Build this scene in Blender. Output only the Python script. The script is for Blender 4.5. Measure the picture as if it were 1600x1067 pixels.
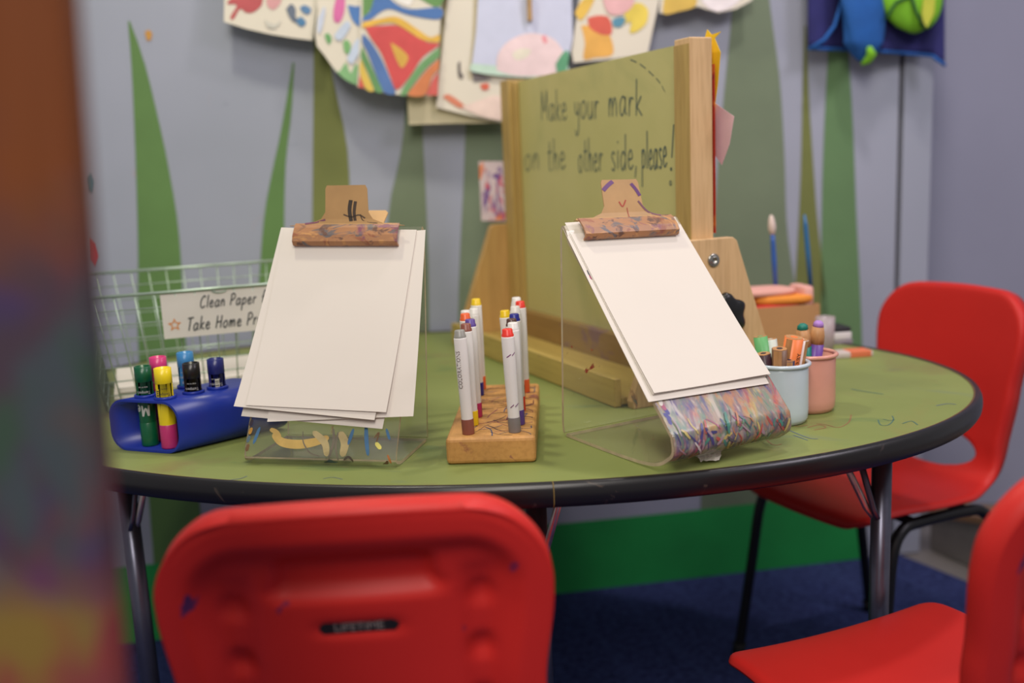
import bpy, bmesh, math, random
from mathutils import Vector, Matrix
PI = math.pi
random.seed(7)
scn = bpy.context.scene
for o in list(bpy.data.objects): bpy.data.objects.remove(o)
COL = scn.collection

# ------------------------------------------------------------------ camera
HC = 1.14                                   # camera height
FP = 1556.0                                 # focal length in pixels of a 1600 px wide frame
ROLL = math.radians(-2.5); PITCH = math.atan((533.5-260)/FP)
cr, sr, cp, sp = math.cos(ROLL), math.sin(ROLL), math.cos(PITCH), math.sin(PITCH)
RR = Matrix(((1,0,0),(0,-sp,cp),(0,-cp,-sp))) @ Matrix(((cr,sr,0),(-sr,cr,0),(0,0,1)))
cam_d = bpy.data.cameras.new('camera'); cam = bpy.data.objects.new('camera', cam_d); COL.objects.link(cam)
ax, ay, az = RR.col[0], RR.col[1], RR.col[2]
cam.matrix_world = Matrix(((ax.x,-ay.x,-az.x,0),(ax.y,-ay.y,-az.y,0),(ax.z,-ay.z,-az.z,HC),(0,0,0,1)))
cam_d.sensor_width = 36; cam_d.lens = FP*36/1600
cam_d.dof.use_dof = True; cam_d.dof.focus_distance = 1.40; cam_d.dof.aperture_fstop = 1.9
scn.camera = cam
scn.view_settings.view_transform = 'Standard'; scn.view_settings.look = 'None'
scn.view_settings.gamma = 1.0; scn.view_settings.use_curve_mapping = False
scn.view_settings.exposure = -0.12

# ------------------------------------------------------------------ light
w = bpy.data.worlds.new('world'); scn.world = w; w.use_nodes = True
bg = w.node_tree.nodes['Background']; bg.inputs[0].default_value = (0.93,0.93,1.0,1); bg.inputs[1].default_value = 0.30
def lamp(name, loc, size, power, col, aim=(0,0,-1)):
    d = bpy.data.lights.new(name, 'AREA'); d.shape = 'DISK'; d.size = size; d.energy = power; d.color = col
    o = bpy.data.objects.new(name, d); COL.objects.link(o); o.location = loc
    o.rotation_euler = Vector(aim).to_track_quat('-Z','Y').to_euler(); return o
lamp('ceiling_spot', (-0.55,1.70,2.75), .16, 12.5, (1.0,.95,.74))
lamp('ceiling_spot', (0.75,1.85,2.75), .16, 11.5, (1.0,.89,.90))
lamp('fill_lamp', (-0.3,-1.3,2.75), .9, 36, (1.0,.93,.86), (0,.75,-1))  # added fill behind the camera, brightens faces turned toward it
lamp('fill_lamp', (0.0,-0.1,2.75), .9, 23, (1.0,.93,.86), (0,.45,-1))  # added front fill for the chair's rear and the stand faces
lamp('fill_lamp', (2.1,0.9,2.75), .8, 22, (.96,.88,1.0), (-.3,.3,-1))

# ------------------------------------------------------------------ pixel / world helpers (points on real planes)
TZ = 0.74
def ray(x, y): return RR @ Vector(((x-800)/FP, (y-533.5)/FP, 1))
def at(x, y, z):
    d = ray(x,y); t = (z-HC)/d.z; return Vector((d.x*t, d.y*t, z))
def on(x, y, p, n):
    d = ray(x,y); o = Vector((0,0,HC)); return o + d*((p-o).dot(n)/d.dot(n))

# ------------------------------------------------------------------ materials
def lin(c): return tuple((v/255/12.92 if v/255 <= .04045 else ((v/255+.055)/1.055)**2.4) for v in c)
def rgba(c, k=1): return tuple(min(1,v*k) for v in lin(c)) + (1,)
class NT:
    def __init__(s, name):
        s.m = bpy.data.materials.new(name); s.m.use_nodes = True; s.t = s.m.node_tree
        s.b = s.t.nodes['Principled BSDF']; s.out = s.t.nodes['Material Output']; s._c = None
    def n(s, typ, **kw):
        nd = s.t.nodes.new(typ)
        for k, v in kw.items():
            if hasattr(nd, k): setattr(nd, k, v)
            else: nd.inputs[k.replace('_',' ')].default_value = v
        return nd
    def l(s, a, b): s.t.links.new(a, b)
    def co(s, scale=(1,1,1), rot=(0,0,0), loc=(0,0,0)):
        if s._c is None: s._c = s.n('ShaderNodeTexCoord')
        mp = s.n('ShaderNodeMapping'); mp.inputs['Scale'].default_value = scale; mp.inputs['Rotation'].default_value = rot
        mp.inputs['Location'].default_value = loc
        s.l(s._c.outputs['Object'], mp.inputs[0]); return mp.outputs[0]
    def noise(s, scale, detail=3, co=None, dist=0, rough=.55):
        nd = s.n('ShaderNodeTexNoise'); nd.inputs['Scale'].default_value = scale; nd.inputs['Detail'].default_value = detail
        nd.inputs['Distortion'].default_value = dist; nd.inputs['Roughness'].default_value = rough
        s.l(co if co else s.co(), nd.inputs['Vector']); return nd.outputs['Fac']
    def ramp(s, fac, stops, interp='LINEAR'):
        r = s.n('ShaderNodeValToRGB'); r.color_ramp.interpolation = interp
        e = r.color_ramp.elements
        while len(e) < len(stops): e.new(.5)
        for i, (p, c) in enumerate(stops): e[i].position = p; e[i].color = c
        s.l(fac, r.inputs[0]); return r.outputs[0]
    def mix(s, fac, a, b, mode='MIX'):
        m = s.n('ShaderNodeMix', data_type='RGBA', blend_type=mode)
        for sock, v in ((m.inputs[0],fac),(m.inputs[6],a),(m.inputs[7],b)):
            if hasattr(v,'is_output'): s.l(v, sock)
            else: sock.default_value = v
        return m.outputs[2]
    def mask(s, scale, lo, hi, co=None, detail=3, dist=0):
        return s.ramp(s.noise(scale, detail, co, dist), [(lo,(0,0,0,1)),(hi,(1,1,1,1))])
    def base(s, c):
        if hasattr(c,'is_output'): s.l(c, s.b.inputs['Base Color'])
        else: s.b.inputs['Base Color'].default_value = c
    def bump(s, h, strength=.2, dist=.002):
        b = s.n('ShaderNodeBump'); b.inputs['Strength'].default_value = strength; b.inputs['Distance'].default_value = dist
        s.l(h, b.inputs['Height']); s.l(b.outputs[0], s.b.inputs['Normal'])
MC = {}
def mat(name, c, rough=.5, metal=0, var=.06, scale=30, k=1, spec=.5, bump=0, emit=None):
    if name in MC: return MC[name]
    t = NT(name); a = rgba(c, k)
    lo = tuple(v*(1-var) for v in a[:3])+(1,); hi = tuple(min(1,v*(1+var)) for v in a[:3])+(1,)
    t.base(t.ramp(t.noise(scale), [(.3,lo),(.7,hi)]))
    t.b.inputs['Roughness'].default_value = rough; t.b.inputs['Metallic'].default_value = metal
    t.b.inputs['Specular IOR Level'].default_value = spec
    if bump: t.bump(t.noise(scale*8), bump)
    MC[name] = t.m; return t.m
def paintmat(name, base, cols, scale=14, cover=.5, stretch=(1,1,1), rough=.5, woodgrain=False, k=1):
    """surface with smears of dried paint"""
    if name in MC: return MC[name]
    t = NT(name); a = rgba(base, k)
    if woodgrain:
        c = t.ramp(t.noise(9, 4, t.co((1,1,.08) if woodgrain is True else woodgrain), 1.5), [(.3,tuple(v*.72 for v in a[:3])+(1,)),(.7,a)])
    else: c = t.ramp(t.noise(scale*.6), [(.3,tuple(v*.85 for v in a[:3])+(1,)),(.7,a)])
    for i, cc in enumerate(cols):
        m = t.mask(scale*(1+.17*i), 1-cover-.02, 1-cover+.05, t.co(stretch, (0,0,.4*i), (3.7*i+1,1.9*i,2.3*i)), 4, 1.2)
        c = t.mix(m, c, rgba(cc))
    t.base(c); t.b.inputs['Roughness'].default_value = rough
    MC[name] = t.m; return t.m
def wood(name, c, dark=.75, axis=(1,.07,1), scale=22, rough=.5, stains=(), cover=.36):
    if name in MC: return MC[name]
    t = NT(name); a = rgba(c); d = tuple(v*dark for v in a[:3])+(1,)
    g = t.ramp(t.noise(scale, 5, t.co(axis), 1.0), [(.32,d),(.62,a)])
    fine = t.ramp(t.noise(scale*9, 2, t.co(axis)), [(.35,(.82,.78,.72,1)),(.55,(1,1,1,1))])
    g = t.mix(.6, g, t.mix(1, g, fine, 'MULTIPLY'))
    for i, cc in enumerate(stains):
        m = t.mask(11+4*i, 1-cover, 1-cover+.05, t.co((1,1,1),(0,0,.5*i),(2.2*i+.7,i,3.1*i)), 5, 1.5)
        g = t.mix(m, g, rgba(cc))
    t.base(g); t.b.inputs['Roughness'].default_value = rough
    MC[name] = t.m; return t.m
def acrylic(name, painted, cover=.45):
    t = NT(name)
    tr = t.n('ShaderNodeBsdfTransparent'); tr.inputs[0].default_value = (.985,.985,.965,1)
    gl = t.n('ShaderNodeBsdfGlossy'); gl.inputs['Roughness'].default_value = .06
    lwt = t.n('ShaderNodeFresnel'); lwt.inputs[0].default_value = 1.45
    ge = t.n('ShaderNodeNewGeometry'); sb = t.n('ShaderNodeMath', operation='SUBTRACT'); sb.inputs[0].default_value = 1; t.l(ge.outputs['Backfacing'], sb.inputs[1])
    fr = t.n('ShaderNodeMath', operation='MULTIPLY'); t.l(lwt.outputs[0], fr.inputs[0]); t.l(sb.outputs[0], fr.inputs[1])
    m1 = t.n('ShaderNodeMixShader'); t.l(fr.outputs[0], m1.inputs[0]); t.l(tr.outputs[0], m1.inputs[1]); t.l(gl.outputs[0], m1.inputs[2])
    hz = t.n('ShaderNodeBsdfDiffuse'); hz.inputs[0].default_value = (.62,.6,.5,1)
    mh = t.n('ShaderNodeMixShader'); mh.inputs[0].default_value = .06
    t.l(m1.outputs[0], mh.inputs[1]); t.l(hz.outputs[0], mh.inputs[2])
    cols = painted; c = rgba(cols[0]); tot = None
    for i, cc in enumerate(cols):
        m = t.mask(16+3*i, 1-cover-.01, 1-cover+.03, t.co((1,.45,.45),(0,0,.5*i-.6),(4.1*i,2.7*i,1.3*i)), 4, 1.6)
        c = t.mix(m, c, rgba(cc)); tot = m if tot is None else t.mix(1, tot, m, 'LIGHTEN')
    t.base(c); t.b.inputs['Roughness'].default_value = .35
    m2 = t.n('ShaderNodeMixShader'); t.l(tot, m2.inputs[0]); t.l(mh.outputs[0], m2.inputs[1]); t.l(t.b.outputs[0], m2.inputs[2])
    t.l(m2.outputs[0], t.out.inputs[0]); return t.m

# ------------------------------------------------------------------ mesh builder
class MB:
    def __init__(s): s.v = []; s.f = []; s.mi = []; s.sm = []
    def add(s, vs, fs, mi=0, sm=False, M=None):
        b = len(s.v); s.v += [tuple(M @ Vector(p)) if M else tuple(p) for p in vs]
        for f in fs: s.f.append(tuple(b+i for i in f)); s.mi.append(mi); s.sm.append(sm)
        return s
    def box(s, c, d, M=None, mi=0):
        x,y,z = c; a,b,e = d[0]/2, d[1]/2, d[2]/2
        vs = [(x+i*a,y+j*b,z+k*e) for i in (-1,1) for j in (-1,1) for k in (-1,1)]
        return s.add(vs, [(0,1,3,2),(4,6,7,5),(0,4,5,1),(2,3,7,6),(0,2,6,4),(1,5,7,3)], mi, False, M)
    def loft(s, rings, mi=0, sm=True, cap=True, M=None, close=True):
        n = len(rings[0]); vs = [p for r in rings for p in r]; fs = []
        for i in range(len(rings)-1):
            for j in range(n if close else n-1):
                k = (j+1)%n; fs.append((i*n+j, i*n+k, (i+1)*n+k, (i+1)*n+j))
        s.add(vs, fs, mi, sm, M)
        if cap:
            s.add(rings[0], [tuple(range(n))[::-1]], mi, False, M); s.add(rings[-1], [tuple(range(n))], mi, False, M)
        return s
    def tube(s, pts, r, n=10, mi=0, M=None, radii=None, cap=True):
        pts = [Vector(p) for p in pts]; rings = []; up = None
        for i, p in enumerate(pts):
            t = (pts[min(i+1,len(pts)-1)]-pts[max(i-1,0)]).normalized()
            if up is None: up = t.orthogonal().normalized()
            up = (up - t*up.dot(t)).normalized(); sd = t.cross(up)
            rr = radii[i] if radii else r
            rings.append([p + up*math.cos(a)*rr + sd*math.sin(a)*rr for a in (2*PI*j/n for j in range(n))])
        return s.loft(rings, mi, True, cap, M)
    def lathe(s, prof, n=32, mi=0, M=None, cap=False):
        rings = [[(r*math.cos(2*PI*j/n), r*math.sin(2*PI*j/n), z) for j in range(n)] for r, z in prof]
        return s.loft(rings, mi, True, cap, M)
    def prism(s, poly, fn, t0, t1, mi=0, sm=False):
        n = len(poly); a = [fn(u,v,t0) for u,v in poly]; b = [fn(u,v,t1) for u,v in poly]
        s.add(a+b, [tuple(range(n))[::-1], tuple(range(n,2*n))], mi)
        s.add(a+b, [(i,(i+1)%n,n+(i+1)%n,n+i) for i in range(n)], mi, sm); return s
    def grid(s, fn, nu, nv, mi=0, sm=True, M=None):
        vs = [fn(i/nu, j/nv) for j in range(nv+1) for i in range(nu+1)]
        fs = [(j*(nu+1)+i, j*(nu+1)+i+1, (j+1)*(nu+1)+i+1, (j+1)*(nu+1)+i) for j in range(nv) for i in range(nu)]
        return s.add(vs, fs, mi, sm, M)
    def build(s, name, mats, parent=None, bevel=0, seg=2, solid=0, weld=False):
        me = bpy.data.meshes.new(name); me.from_pydata([tuple(v) for v in s.v], [], s.f)
        for m in (mats if isinstance(mats,(list,tuple)) else [mats]): me.materials.append(m)
        for p, mi, sm in zip(me.polygons, s.mi, s.sm): p.material_index = mi; p.use_smooth = sm
        bm = bmesh.new(); bm.from_mesh(me)
        bmesh.ops.remove_doubles(bm, verts=bm.verts, dist=1e-5)
        bmesh.ops.recalc_face_normals(bm, faces=bm.faces); bm.to_mesh(me); bm.free()
        o = bpy.data.objects.new(name, me); COL.objects.link(o)
        if parent: o.parent = parent
        if bevel:
            m = o.modifiers.new('bevel','BEVEL'); m.width = bevel; m.segments = seg; m.limit_method = 'ANGLE'; m.angle_limit = .6
        if solid:
            m = o.modifiers.new('solid','SOLIDIFY'); m.thickness = solid; m.offset = 0
        return o
def tag(o, label=None, cat=None, group=None, kind=None):
    if label: o['label'] = label
    if cat: o['category'] = cat
    if group: o['group'] = group
    if kind: o['kind'] = kind
    return o
def thing(name, label, cat, loc=(0,0,0), rz=0, group=None):
    o = bpy.data.objects.new(name, None); COL.objects.link(o); o.location = loc; o.rotation_euler = (0,0,rz)
    o.empty_display_size = .05
    return tag(o, label, cat, group)
def dup(root, loc, rz, label, group=None):
    r = root.copy(); COL.objects.link(r); r.location = loc; r.rotation_euler = (0,0,rz); r['label'] = label
    if group: r['group'] = group
    for ch in list(root.children):
        c = ch.copy(); COL.objects.link(c); c.parent = r
        for g in ch.children:
            d = g.copy(); COL.objects.link(d); d.parent = c
    return r
def spline(pts, n=6):
    P = [Vector(p) for p in pts]; out = []
    for i in range(len(P)-1):
        p0, p1, p2, p3 = P[max(i-1,0)], P[i], P[i+1], P[min(i+2,len(P)-1)]
        for k in range(n):
            t = k/n
            out.append(.5*((2*p1)+(p2-p0)*t+(2*p0-5*p1+4*p2-p3)*t*t+(3*p1-p0-3*p2+p3)*t**3))
    return out+[P[-1]]

# ---- hand lettering: every letter a set of pen strokes
G = {
'a':(.95,[[(.72,.8),(.42,1),(.1,.6),(.15,.08),(.42,.02),(.7,.5),(.74,.98)],[(.74,.98),(.72,.2),(.92,.02)]]),
'c':(.8,[[(.7,.82),(.4,1),(.1,.5),(.33,0),(.72,.2)]]),
'd':(.95,[[(.74,.75),(.4,1),(.1,.5),(.33,0),(.74,.45)],[(.78,1.9),(.75,.0)]]),
'e':(.88,[[(.1,.5),(.66,.6),(.48,1),(.15,.75),(.14,.22),(.42,0),(.8,.22)]]),
'f':(.75,[[(.85,1.7),(.6,1.9),(.42,1.4),(.35,0)],[(.1,.95),(.72,1)]]),
'h':(.85,[[(.18,1.9),(.12,0)],[(.12,.4),(.4,1),(.62,.7),(.65,0)]]),
'i':(.4,[[(.2,1),(.18,0)],[(.2,1.38),(.23,1.5)]]),
'j':(.5,[[(.42,1),(.38,-.45),(.02,-.7)],[(.42,1.38),(.45,1.5)]]),
'k':(.85,[[(.18,1.9),(.12,0)],[(.7,1),(.15,.42)],[(.2,.45),(.8,-.02)]]),
'l':(.4,[[(.22,1.9),(.18,0)]]),
'm':(1.25,[[(.12,1),(.1,0)],[(.1,.4),(.32,1),(.5,.7),(.52,0)],[(.52,.4),(.78,1),(.98,.7),(1.02,0)]]),
'n':(.85,[[(.12,1),(.1,0)],[(.1,.4),(.38,1),(.62,.7),(.65,0)]]),
'o':(.9,[[(.45,1),(.12,.7),(.15,.15),(.45,0),(.74,.4),(.66,.9),(.42,1)]]),
'p':(.9,[[(.15,1),(.08,-.9)],[(.15,.7),(.45,1),(.72,.7),(.6,.15),(.15,.1)]]),
'r':(.7,[[(.14,1),(.12,0)],[(.12,.5),(.35,.95),(.62,.88)]]),
's':(.75,[[(.62,.85),(.38,1),(.15,.8),(.35,.52),(.6,.28),(.4,0),(.1,.12)]]),
't':(.7,[[(.35,1.7),(.3,.15),(.55,0)],[(.05,1.05),(.65,1.1)]]),
'u':(.9,[[(.12,1),(.12,.25),(.38,0),(.68,.4),(.7,1)],[(.7,1),(.72,.0)]]),
'y':(.85,[[(.1,1),(.15,.45),(.42,.3),(.65,.6),(.68,1)],[(.68,1),(.62,-.5),(.3,-.95),(.15,-.6)]]),
',':(.4,[[(.2,.15),(.05,-.45)]]),
'!':(.4,[[(.3,2.1),(.15,.5)],[(.1,.02),(.14,-.1),(.06,-.08),(.1,.02)]]),
'M':(1.3,[[(.1,0),(.2,1.8)],[(.2,1.8),(.6,.5),(1.05,1.85)],[(1.05,1.85),(1.1,0)]]),
'C':(1.05,[[(.95,1.5),(.65,1.8),(.2,1.2),(.15,.4),(.5,0),(.95,.3)]]),
'P':(1.0,[[(.2,1.75),(.12,0)],[(.1,1.65),(.6,1.8),(.9,1.3),(.5,.85),(.15,.8)]]),
'T':(1.0,[[(.05,1.7),(1.05,1.8)],[(.55,1.75),(.45,0)]]),
'H':(1.15,[[(.2,1.8),(.12,0)],[(.95,1.8),(.9,0)],[(.15,.85),(.95,.95)]]),
' ':(.6,[]),
}
def letter(mb, text, fn, width, mi=0, slant=0, gap=.12, jit=0):
    """fn(x,y) -> 3-D point, pen width in letter units"""
    x0 = 0
    for ch in text:
        wdt, strokes = G[ch]; jy = random.uniform(-jit,jit); js = 1+random.uniform(-jit,jit)
        for st in strokes:
            p = spline([(x0+a+slant*b, b*js+jy, 0) for a,b in st], 5)
            L, R = [], []
            for i, q in enumerate(p):
                t = (p[min(i+1,len(p)-1)]-p[max(i-1,0)])
                t = t.normalized() if t.length > 1e-9 else Vector((1,0,0)); nn = Vector((-t.y,t.x,0))*width/2
                L.append(fn(*(q+nn)[:2])); R.append(fn(*(q-nn)[:2]))
            n = len(p); mb.add(L+R, [(i,i+1,n+i+1,n+i) for i in range(n-1)], mi)
        x0 += wdt+gap
    return x0
def text_len(t, gap=.12): return sum(G[c][0]+gap for c in t)
def print_text(mb, text, size, fn, mi=0, squash=1.0):
    """printed capitals from the built-in typeface; fn(x,y) -> 3-D point"""
    cu = bpy.data.curves.new('t','FONT'); cu.body = text; cu.size = size; cu.align_x = 'CENTER'; cu.align_y = 'CENTER'; cu.resolution_u = 2
    ob = bpy.data.objects.new('t', cu); COL.objects.link(ob)
    dg = bpy.context.evaluated_depsgraph_get(); me = bpy.data.meshes.new_from_object(ob.evaluated_get(dg))
    mb.add([fn(v.co.x, v.co.y*squash) for v in me.vertices], [tuple(p.vertices) for p in me.polygons], mi)
    bpy.data.objects.remove(ob); bpy.data.curves.remove(cu); bpy.data.meshes.remove(me)

# ================================================================== SETTING
# --- floor: blue carpet, grey vinyl past its edge
t = NT('blue_carpet')
c = t.ramp(t.noise(60, 4), [(.3,rgba((38,44,82))),(.7,rgba((64,74,124)))])
ln = t.n('ShaderNodeTexWave', wave_type='BANDS', bands_direction='DIAGONAL'); ln.inputs['Scale'].default_value = 3.0
ln.inputs['Distortion'].default_value = .6; ln.inputs['Detail'].default_value = 2
t.l(t.co((1,1,1),(0,0,.5)), ln.inputs['Vector'])
c = t.mix(t.ramp(ln.outputs['Fac'],[(.9,(0,0,0,1)),(1,(.35,.35,.35,1))]), c, rgba((62,74,122)))
t.base(c); t.b.inputs['Roughness'].default_value = .95; t.b.inputs['Specular IOR Level'].default_value = .1
t.bump(t.noise(500,2), .5, .003); carpet_m = t.m
WP = Vector((.092,2.53,0)); WD = Vector((.986,.165,0)).normalized(); WN = Vector((WD.y,-WD.x,0))    # wall base point, direction, normal toward the room
def wp(s, z, off=0): return WP + WD*s + Vector((0,0,z)) + WN*off
def onw(x, y, off=0): return on(x, y, WP+WN*off, WN)
c1, c2 = at(1411,868,0), at(1515,910,0); cdir = (c2-c1).normalized()
e1 = c1 - cdir*.6; e2 = c1 + cdir*3.2
MB().add([(-2.6,-1.0,0), (e2.x,-1.0,0), tuple(e2), tuple(e1), tuple(wp(-2.6,0,-.05))], [(0,1,2,3,4)]).build('floor', carpet_m)['kind'] = 'structure'
vinyl = mat('grey_vinyl', (128,122,118), .5, var=.1, scale=12)
MB().add([(-3,-1.2,-.004),(3.2,-1.2,-.004),(3.2,4.4,-.004),(-3,4.4,-.004)], [(0,1,2,3)]).build('floor_vinyl', vinyl)['kind'] = 'structure'

# --- back wall with painted grass, green painted foot
t = NT('wall_paint')
c = t.ramp(t.noise(2.0, 3), [(.3,rgba((158,163,176))),(.7,rgba((168,172,187)))])
for i, cc in enumerate(((120,140,170),(190,150,140),(110,120,140))):
    c = t.mix(t.mask(7+3*i, .70, .78, t.co((1,1,1),(0,0,0),(5*i,2*i,7*i)), 4, .8), c, t.mix(.35, c, rgba(cc)))
t.base(c); t.b.inputs['Roughness'].default_value = .75; t.bump(t.noise(160,2), .12, .002); wall_m = t.m
grass_ms = [mat('mural_leaf_green',(98,134,74),.7,var=.08,scale=6), mat('mural_olive',(118,124,66),.7,var=.1,scale=6),
            mat('mural_grey_green',(118,132,106),.7,var=.06,scale=6), mat('mural_base_green',(32,152,72),.6,var=.12,scale=4),
            mat('mural_mid_green',(104,138,92),.7,var=.06,scale=6), mat('wall_groove',(92,92,96),.8)]
sR = (onw(1450,400)-WP).dot(WD); sL = -2.6
wall = MB()
a, b = wp(sL,0), wp(sR,0)
def wbox(mb, s0, s1, z0, z1, o0, o1, mi):
    P = [wp(s,z,o) for s in (s0,s1) for o in (o0,o1) for z in (z0,z1)]
    mb.add(P, [(0,1,3,2),(4,6,7,5),(0,4,5,1),(2,3,7,6),(0,2,6,4),(1,5,7,3)], mi)
sG = (onw(1405,300)-WP).dot(WD)
wbox(wall, sL, sG-.008, 0, 2.9, -.12, 0, 0); wbox(wall, sG+.008, sR, 0, 2.9, -.12, 0, 0); wbox(wall, sG-.008, sG+.008, 0, 2.9, -.12, -.012, 6)
def blade(left, right, mi, low=700, n=5):
    """painted blade: outline pixels traced onto the wall plane, continued down behind the table"""
    L = [onw(x,y,.0015) for x,y in left]; R = [onw(x,y,.0015) for x,y in right]
    def down(P):
        d = P[-1]-P[-2]; k = (P[-1].z-.12)/max(.01,-d.z); return P+[P[-1]+Vector((d.x*k*.35, d.y*k*.35, .12-P[-1].z))]
    poly = down([Vector(p) for p in L]); q = down([Vector(p) for p in R])
    # resample both edges at equal heights
    def res(P, zs):
        out = []
        for z in zs:
            for i in range(len(P)-1):
                if P[i].z >= z >= P[i+1].z or i == len(P)-2:
                    f = max(0,min(1,(P[i].z-z)/max(1e-6,P[i].z-P[i+1].z))); out.append(P[i].lerp(P[i+1], f)); break
        return out
    top = min(poly[0].z, q[0].z); zs = [top+(.12-top)*(i/28) for i in range(29)]
    A, B_ = res(spline(poly,4), zs), res(spline(q,4), zs); A = [WP+WD*(p-WP).dot(WD)+WN*.0015+Vector((0,0,p.z)) for p in A]
    B_ = [WP+WD*(p-WP).dot(WD)+WN*.0015+Vector((0,0,p.z)) for p in B_]
    wall.add(A+B_, [(i,i+1,29+i+1,29+i) for i in range(28)], mi)
blade([(200,33),(206,110),(212,250),(216,400),(217,560)], [(203,33),(225,95),(246,180),(263,260),(280,370),(292,560)], 1)
blade([(457,98),(440,200),(425,270),(414,330),(407,410),(400,560)], [(460,98),(455,180),(446,260),(444,400),(448,560)], 1)
blade([(488,-60),(490,100),(489,250),(487,420),(480,560)], [(500,-60),(513,80),(524,140),(541,220),(547,300),(560,560)], 2)
blade([(640,0),(632,190),(622,260),(608,330),(590,560)], [(650,0),(660,200),(665,300),(669,400),(672,560)], 3)
blade([(740,0),(728,190),(724,300),(719,400),(716,560)], [(750,0),(790,200),(800,300),(810,400),(830,560)], 3)
blade([(1150,-60),(1143,30),(1134,120),(1122,250),(1117,330),(1100,560)], [(1195,-60),(1206,30),(1219,130),(1226,250),(1230,360),(1246,470),(1255,560)], 3)
blade([(1257,40),(1254,150),(1251,280),(1244,420),(1236,560)], [(1260,40),(1264,150),(1271,260),(1277,340),(1288,440),(1300,560)], 2)
blade([(1300,-20),(1293,100),(1288,200),(1284,330),(1282,560)], [(1318,-20),(1327,100),(1333,200),(1338,330),(1348,560)], 5)
P = [wp(sL,0,.002), wp(sR-.17,0,.002), wp(sR-.17,.20,.002), wp(.3,.195,.002), wp(-.7,.2,.002), wp(sL,.21,.002)]
wall.add(P, [(0,1,2,3,4,5)], 4)
# little stray paint marks
def mark(pts, col):
    wall.add([onw(x,y,.002) for x,y in pts], [tuple(range(len(pts)))], col)
mark([(226,50),(233,46),(238,52),(236,62),(230,64)], 7); mark([(133,278),(140,270),(145,285),(142,302),(136,298)], 8)
mark([(137,372),(146,380),(152,400),(146,416),(138,405)], 9)
extra = [mat('mural_mark_orange',(205,150,70),.7), mat('mural_mark_teal',(60,125,140),.7), mat('mural_mark_red',(200,60,70),.7)]
wall.build('wall_back', [wall_m]+grass_ms+extra)['kind'] = 'structure'
# --- far wall to the right, behind the end of the painted wall
e0 = wp(sR,0,-.12)
f1 = e0 + Vector((-.1,.30,0)); f2 = e0 + Vector((2.2,.05,0))
m = MB(); m.add([tuple(f1),tuple(f2),tuple(f2+Vector((0,0,2.9))),tuple(f1+Vector((0,0,2.9)))], [(0,1,2,3)])
m.build('wall_right', mat('lavender_wall',(152,153,172),.8,var=.03,scale=3))['kind'] = 'structure'
# --- grey ramp curb with wood cap on the floor by the wall end
p1, p2 = at(1453,857,0), at(1522,888,0); dd = (p2-p1).normalized(); p2 = p1+dd*.9; sd = Vector((-dd.y,dd.x,0))
if sd.x < 0: sd = -sd
def curb(z, q, k): return tuple(q+sd*k+Vector((0,0,z)))
m = MB(); R = [[curb(0,p1,0),curb(0,p2,0),curb(.28,p2,0),curb(.10,p1,0)], [curb(0,p1,.12),curb(0,p2,.12),curb(.28,p2,.12),curb(.10,p1,.12)]]
m.loft(R, 0, False); m.build('trim_1', mat('grey_curb',(112,106,104),.8,var=.12,scale=18))['kind'] = 'structure'
m = MB(); R = [[curb(.10,p1,-.008),curb(.28,p2,-.008),curb(.298,p2,-.008),curb(.118,p1,-.008)], [curb(.10,p1,.13),curb(.28,p2,.13),curb(.298,p2,.13),curb(.118,p1,.13)]]
m.loft(R, 0, False); m.build('trim_2', wood('curb_wood',(150,112,80)))['kind'] = 'structure'

# ================================================================== TABLE
TC = Vector((-.080,1.838,0)); TA, TB, TT = .886, .613, -.1476
def oval(k, z, n=120, da=0):
    return [(math.cos(2*PI*i/n)*(TA+da)*k, math.sin(2*PI*i/n)*(TB+da)*k, z) for i in range(n)]
def table_local(x, y):
    dx, dy = x-TC.x, y-TC.y; return (dx*math.cos(TT)+dy*math.sin(TT), -dx*math.sin(TT)+dy*math.cos(TT))
t = NT('green_laminate')
c = t.ramp(t.noise(3.2, 4), [(.3,rgba((126,137,74))),(.7,rgba((138,148,84)))])
for i, (cc, s, lo, st) in enumerate((((128,92,72),4,.58,(1,1,1)), ((90,112,130),6,.62,(.5,1,1)), ((70,110,70),9,.6,(.6,1,1)), ((150,120,70),3,.6,(1,1,1)), ((60,80,110),26,.69,(.25,1,1)), ((160,80,60),30,.71,(.3,1,1)))):
    c = t.mix(t.mask(s, lo, lo+.12, t.co(st,(0,0,.7*i),(3*i,5*i,0)), 5, .8), c, t.mix(.38, c, rgba(cc)))
t.base(c); t.b.inputs['Roughness'].default_value = .5; t.b.inputs['Specular IOR Level'].default_value = .35
lam = t.m
black_band = paintmat('black_edge_band', (26,24,25), [(60,52,50),(70,60,52)], 22, .30, (1,1,1), .32)
tb = thing('table', 'oval activity table with scuffed green top and black rubber edge', 'table', (TC.x,TC.y,0), TT)
m = MB(); m.loft([oval(1,.712,da=-.004), oval(1,.7395,da=-.004), oval(1,TZ,da=-.005)], 0, False); m.build('tabletop', lam, tb)
m = MB()
prof = [(-.004,.7415),(-.001,.7425),(.004,.7405),(.007,.734),(.008,.725),(.007,.716),(.003,.709),(-.004,.707),(-.02,.709)]
m.loft([oval(1,z,160,d) for d,z in prof], 0, True, False); eb = m.build('edge_band', black_band, tb)
m = MB(); m.loft([oval(1,.7409,160,-.0068), oval(1,.7412,160,-.004)], 0, True, False); m.build('worn_rim', mat('worn_brown',(98,70,44),.7), tb)
q = table_local(*at(865,757,TZ)[:2]); ang = math.atan2(q[1]/TB,q[0]/TA)
m = MB()
for d,z in (prof[2:7]): pass
m.tube([((TA+d+.0004)*math.cos(ang),(TB+d+.0004)*math.sin(ang),z) for d,z in prof[1:8]], .0009, 6); m.build('seam', mat('seam_yellow',(120,100,50),.7), eb)
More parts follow.
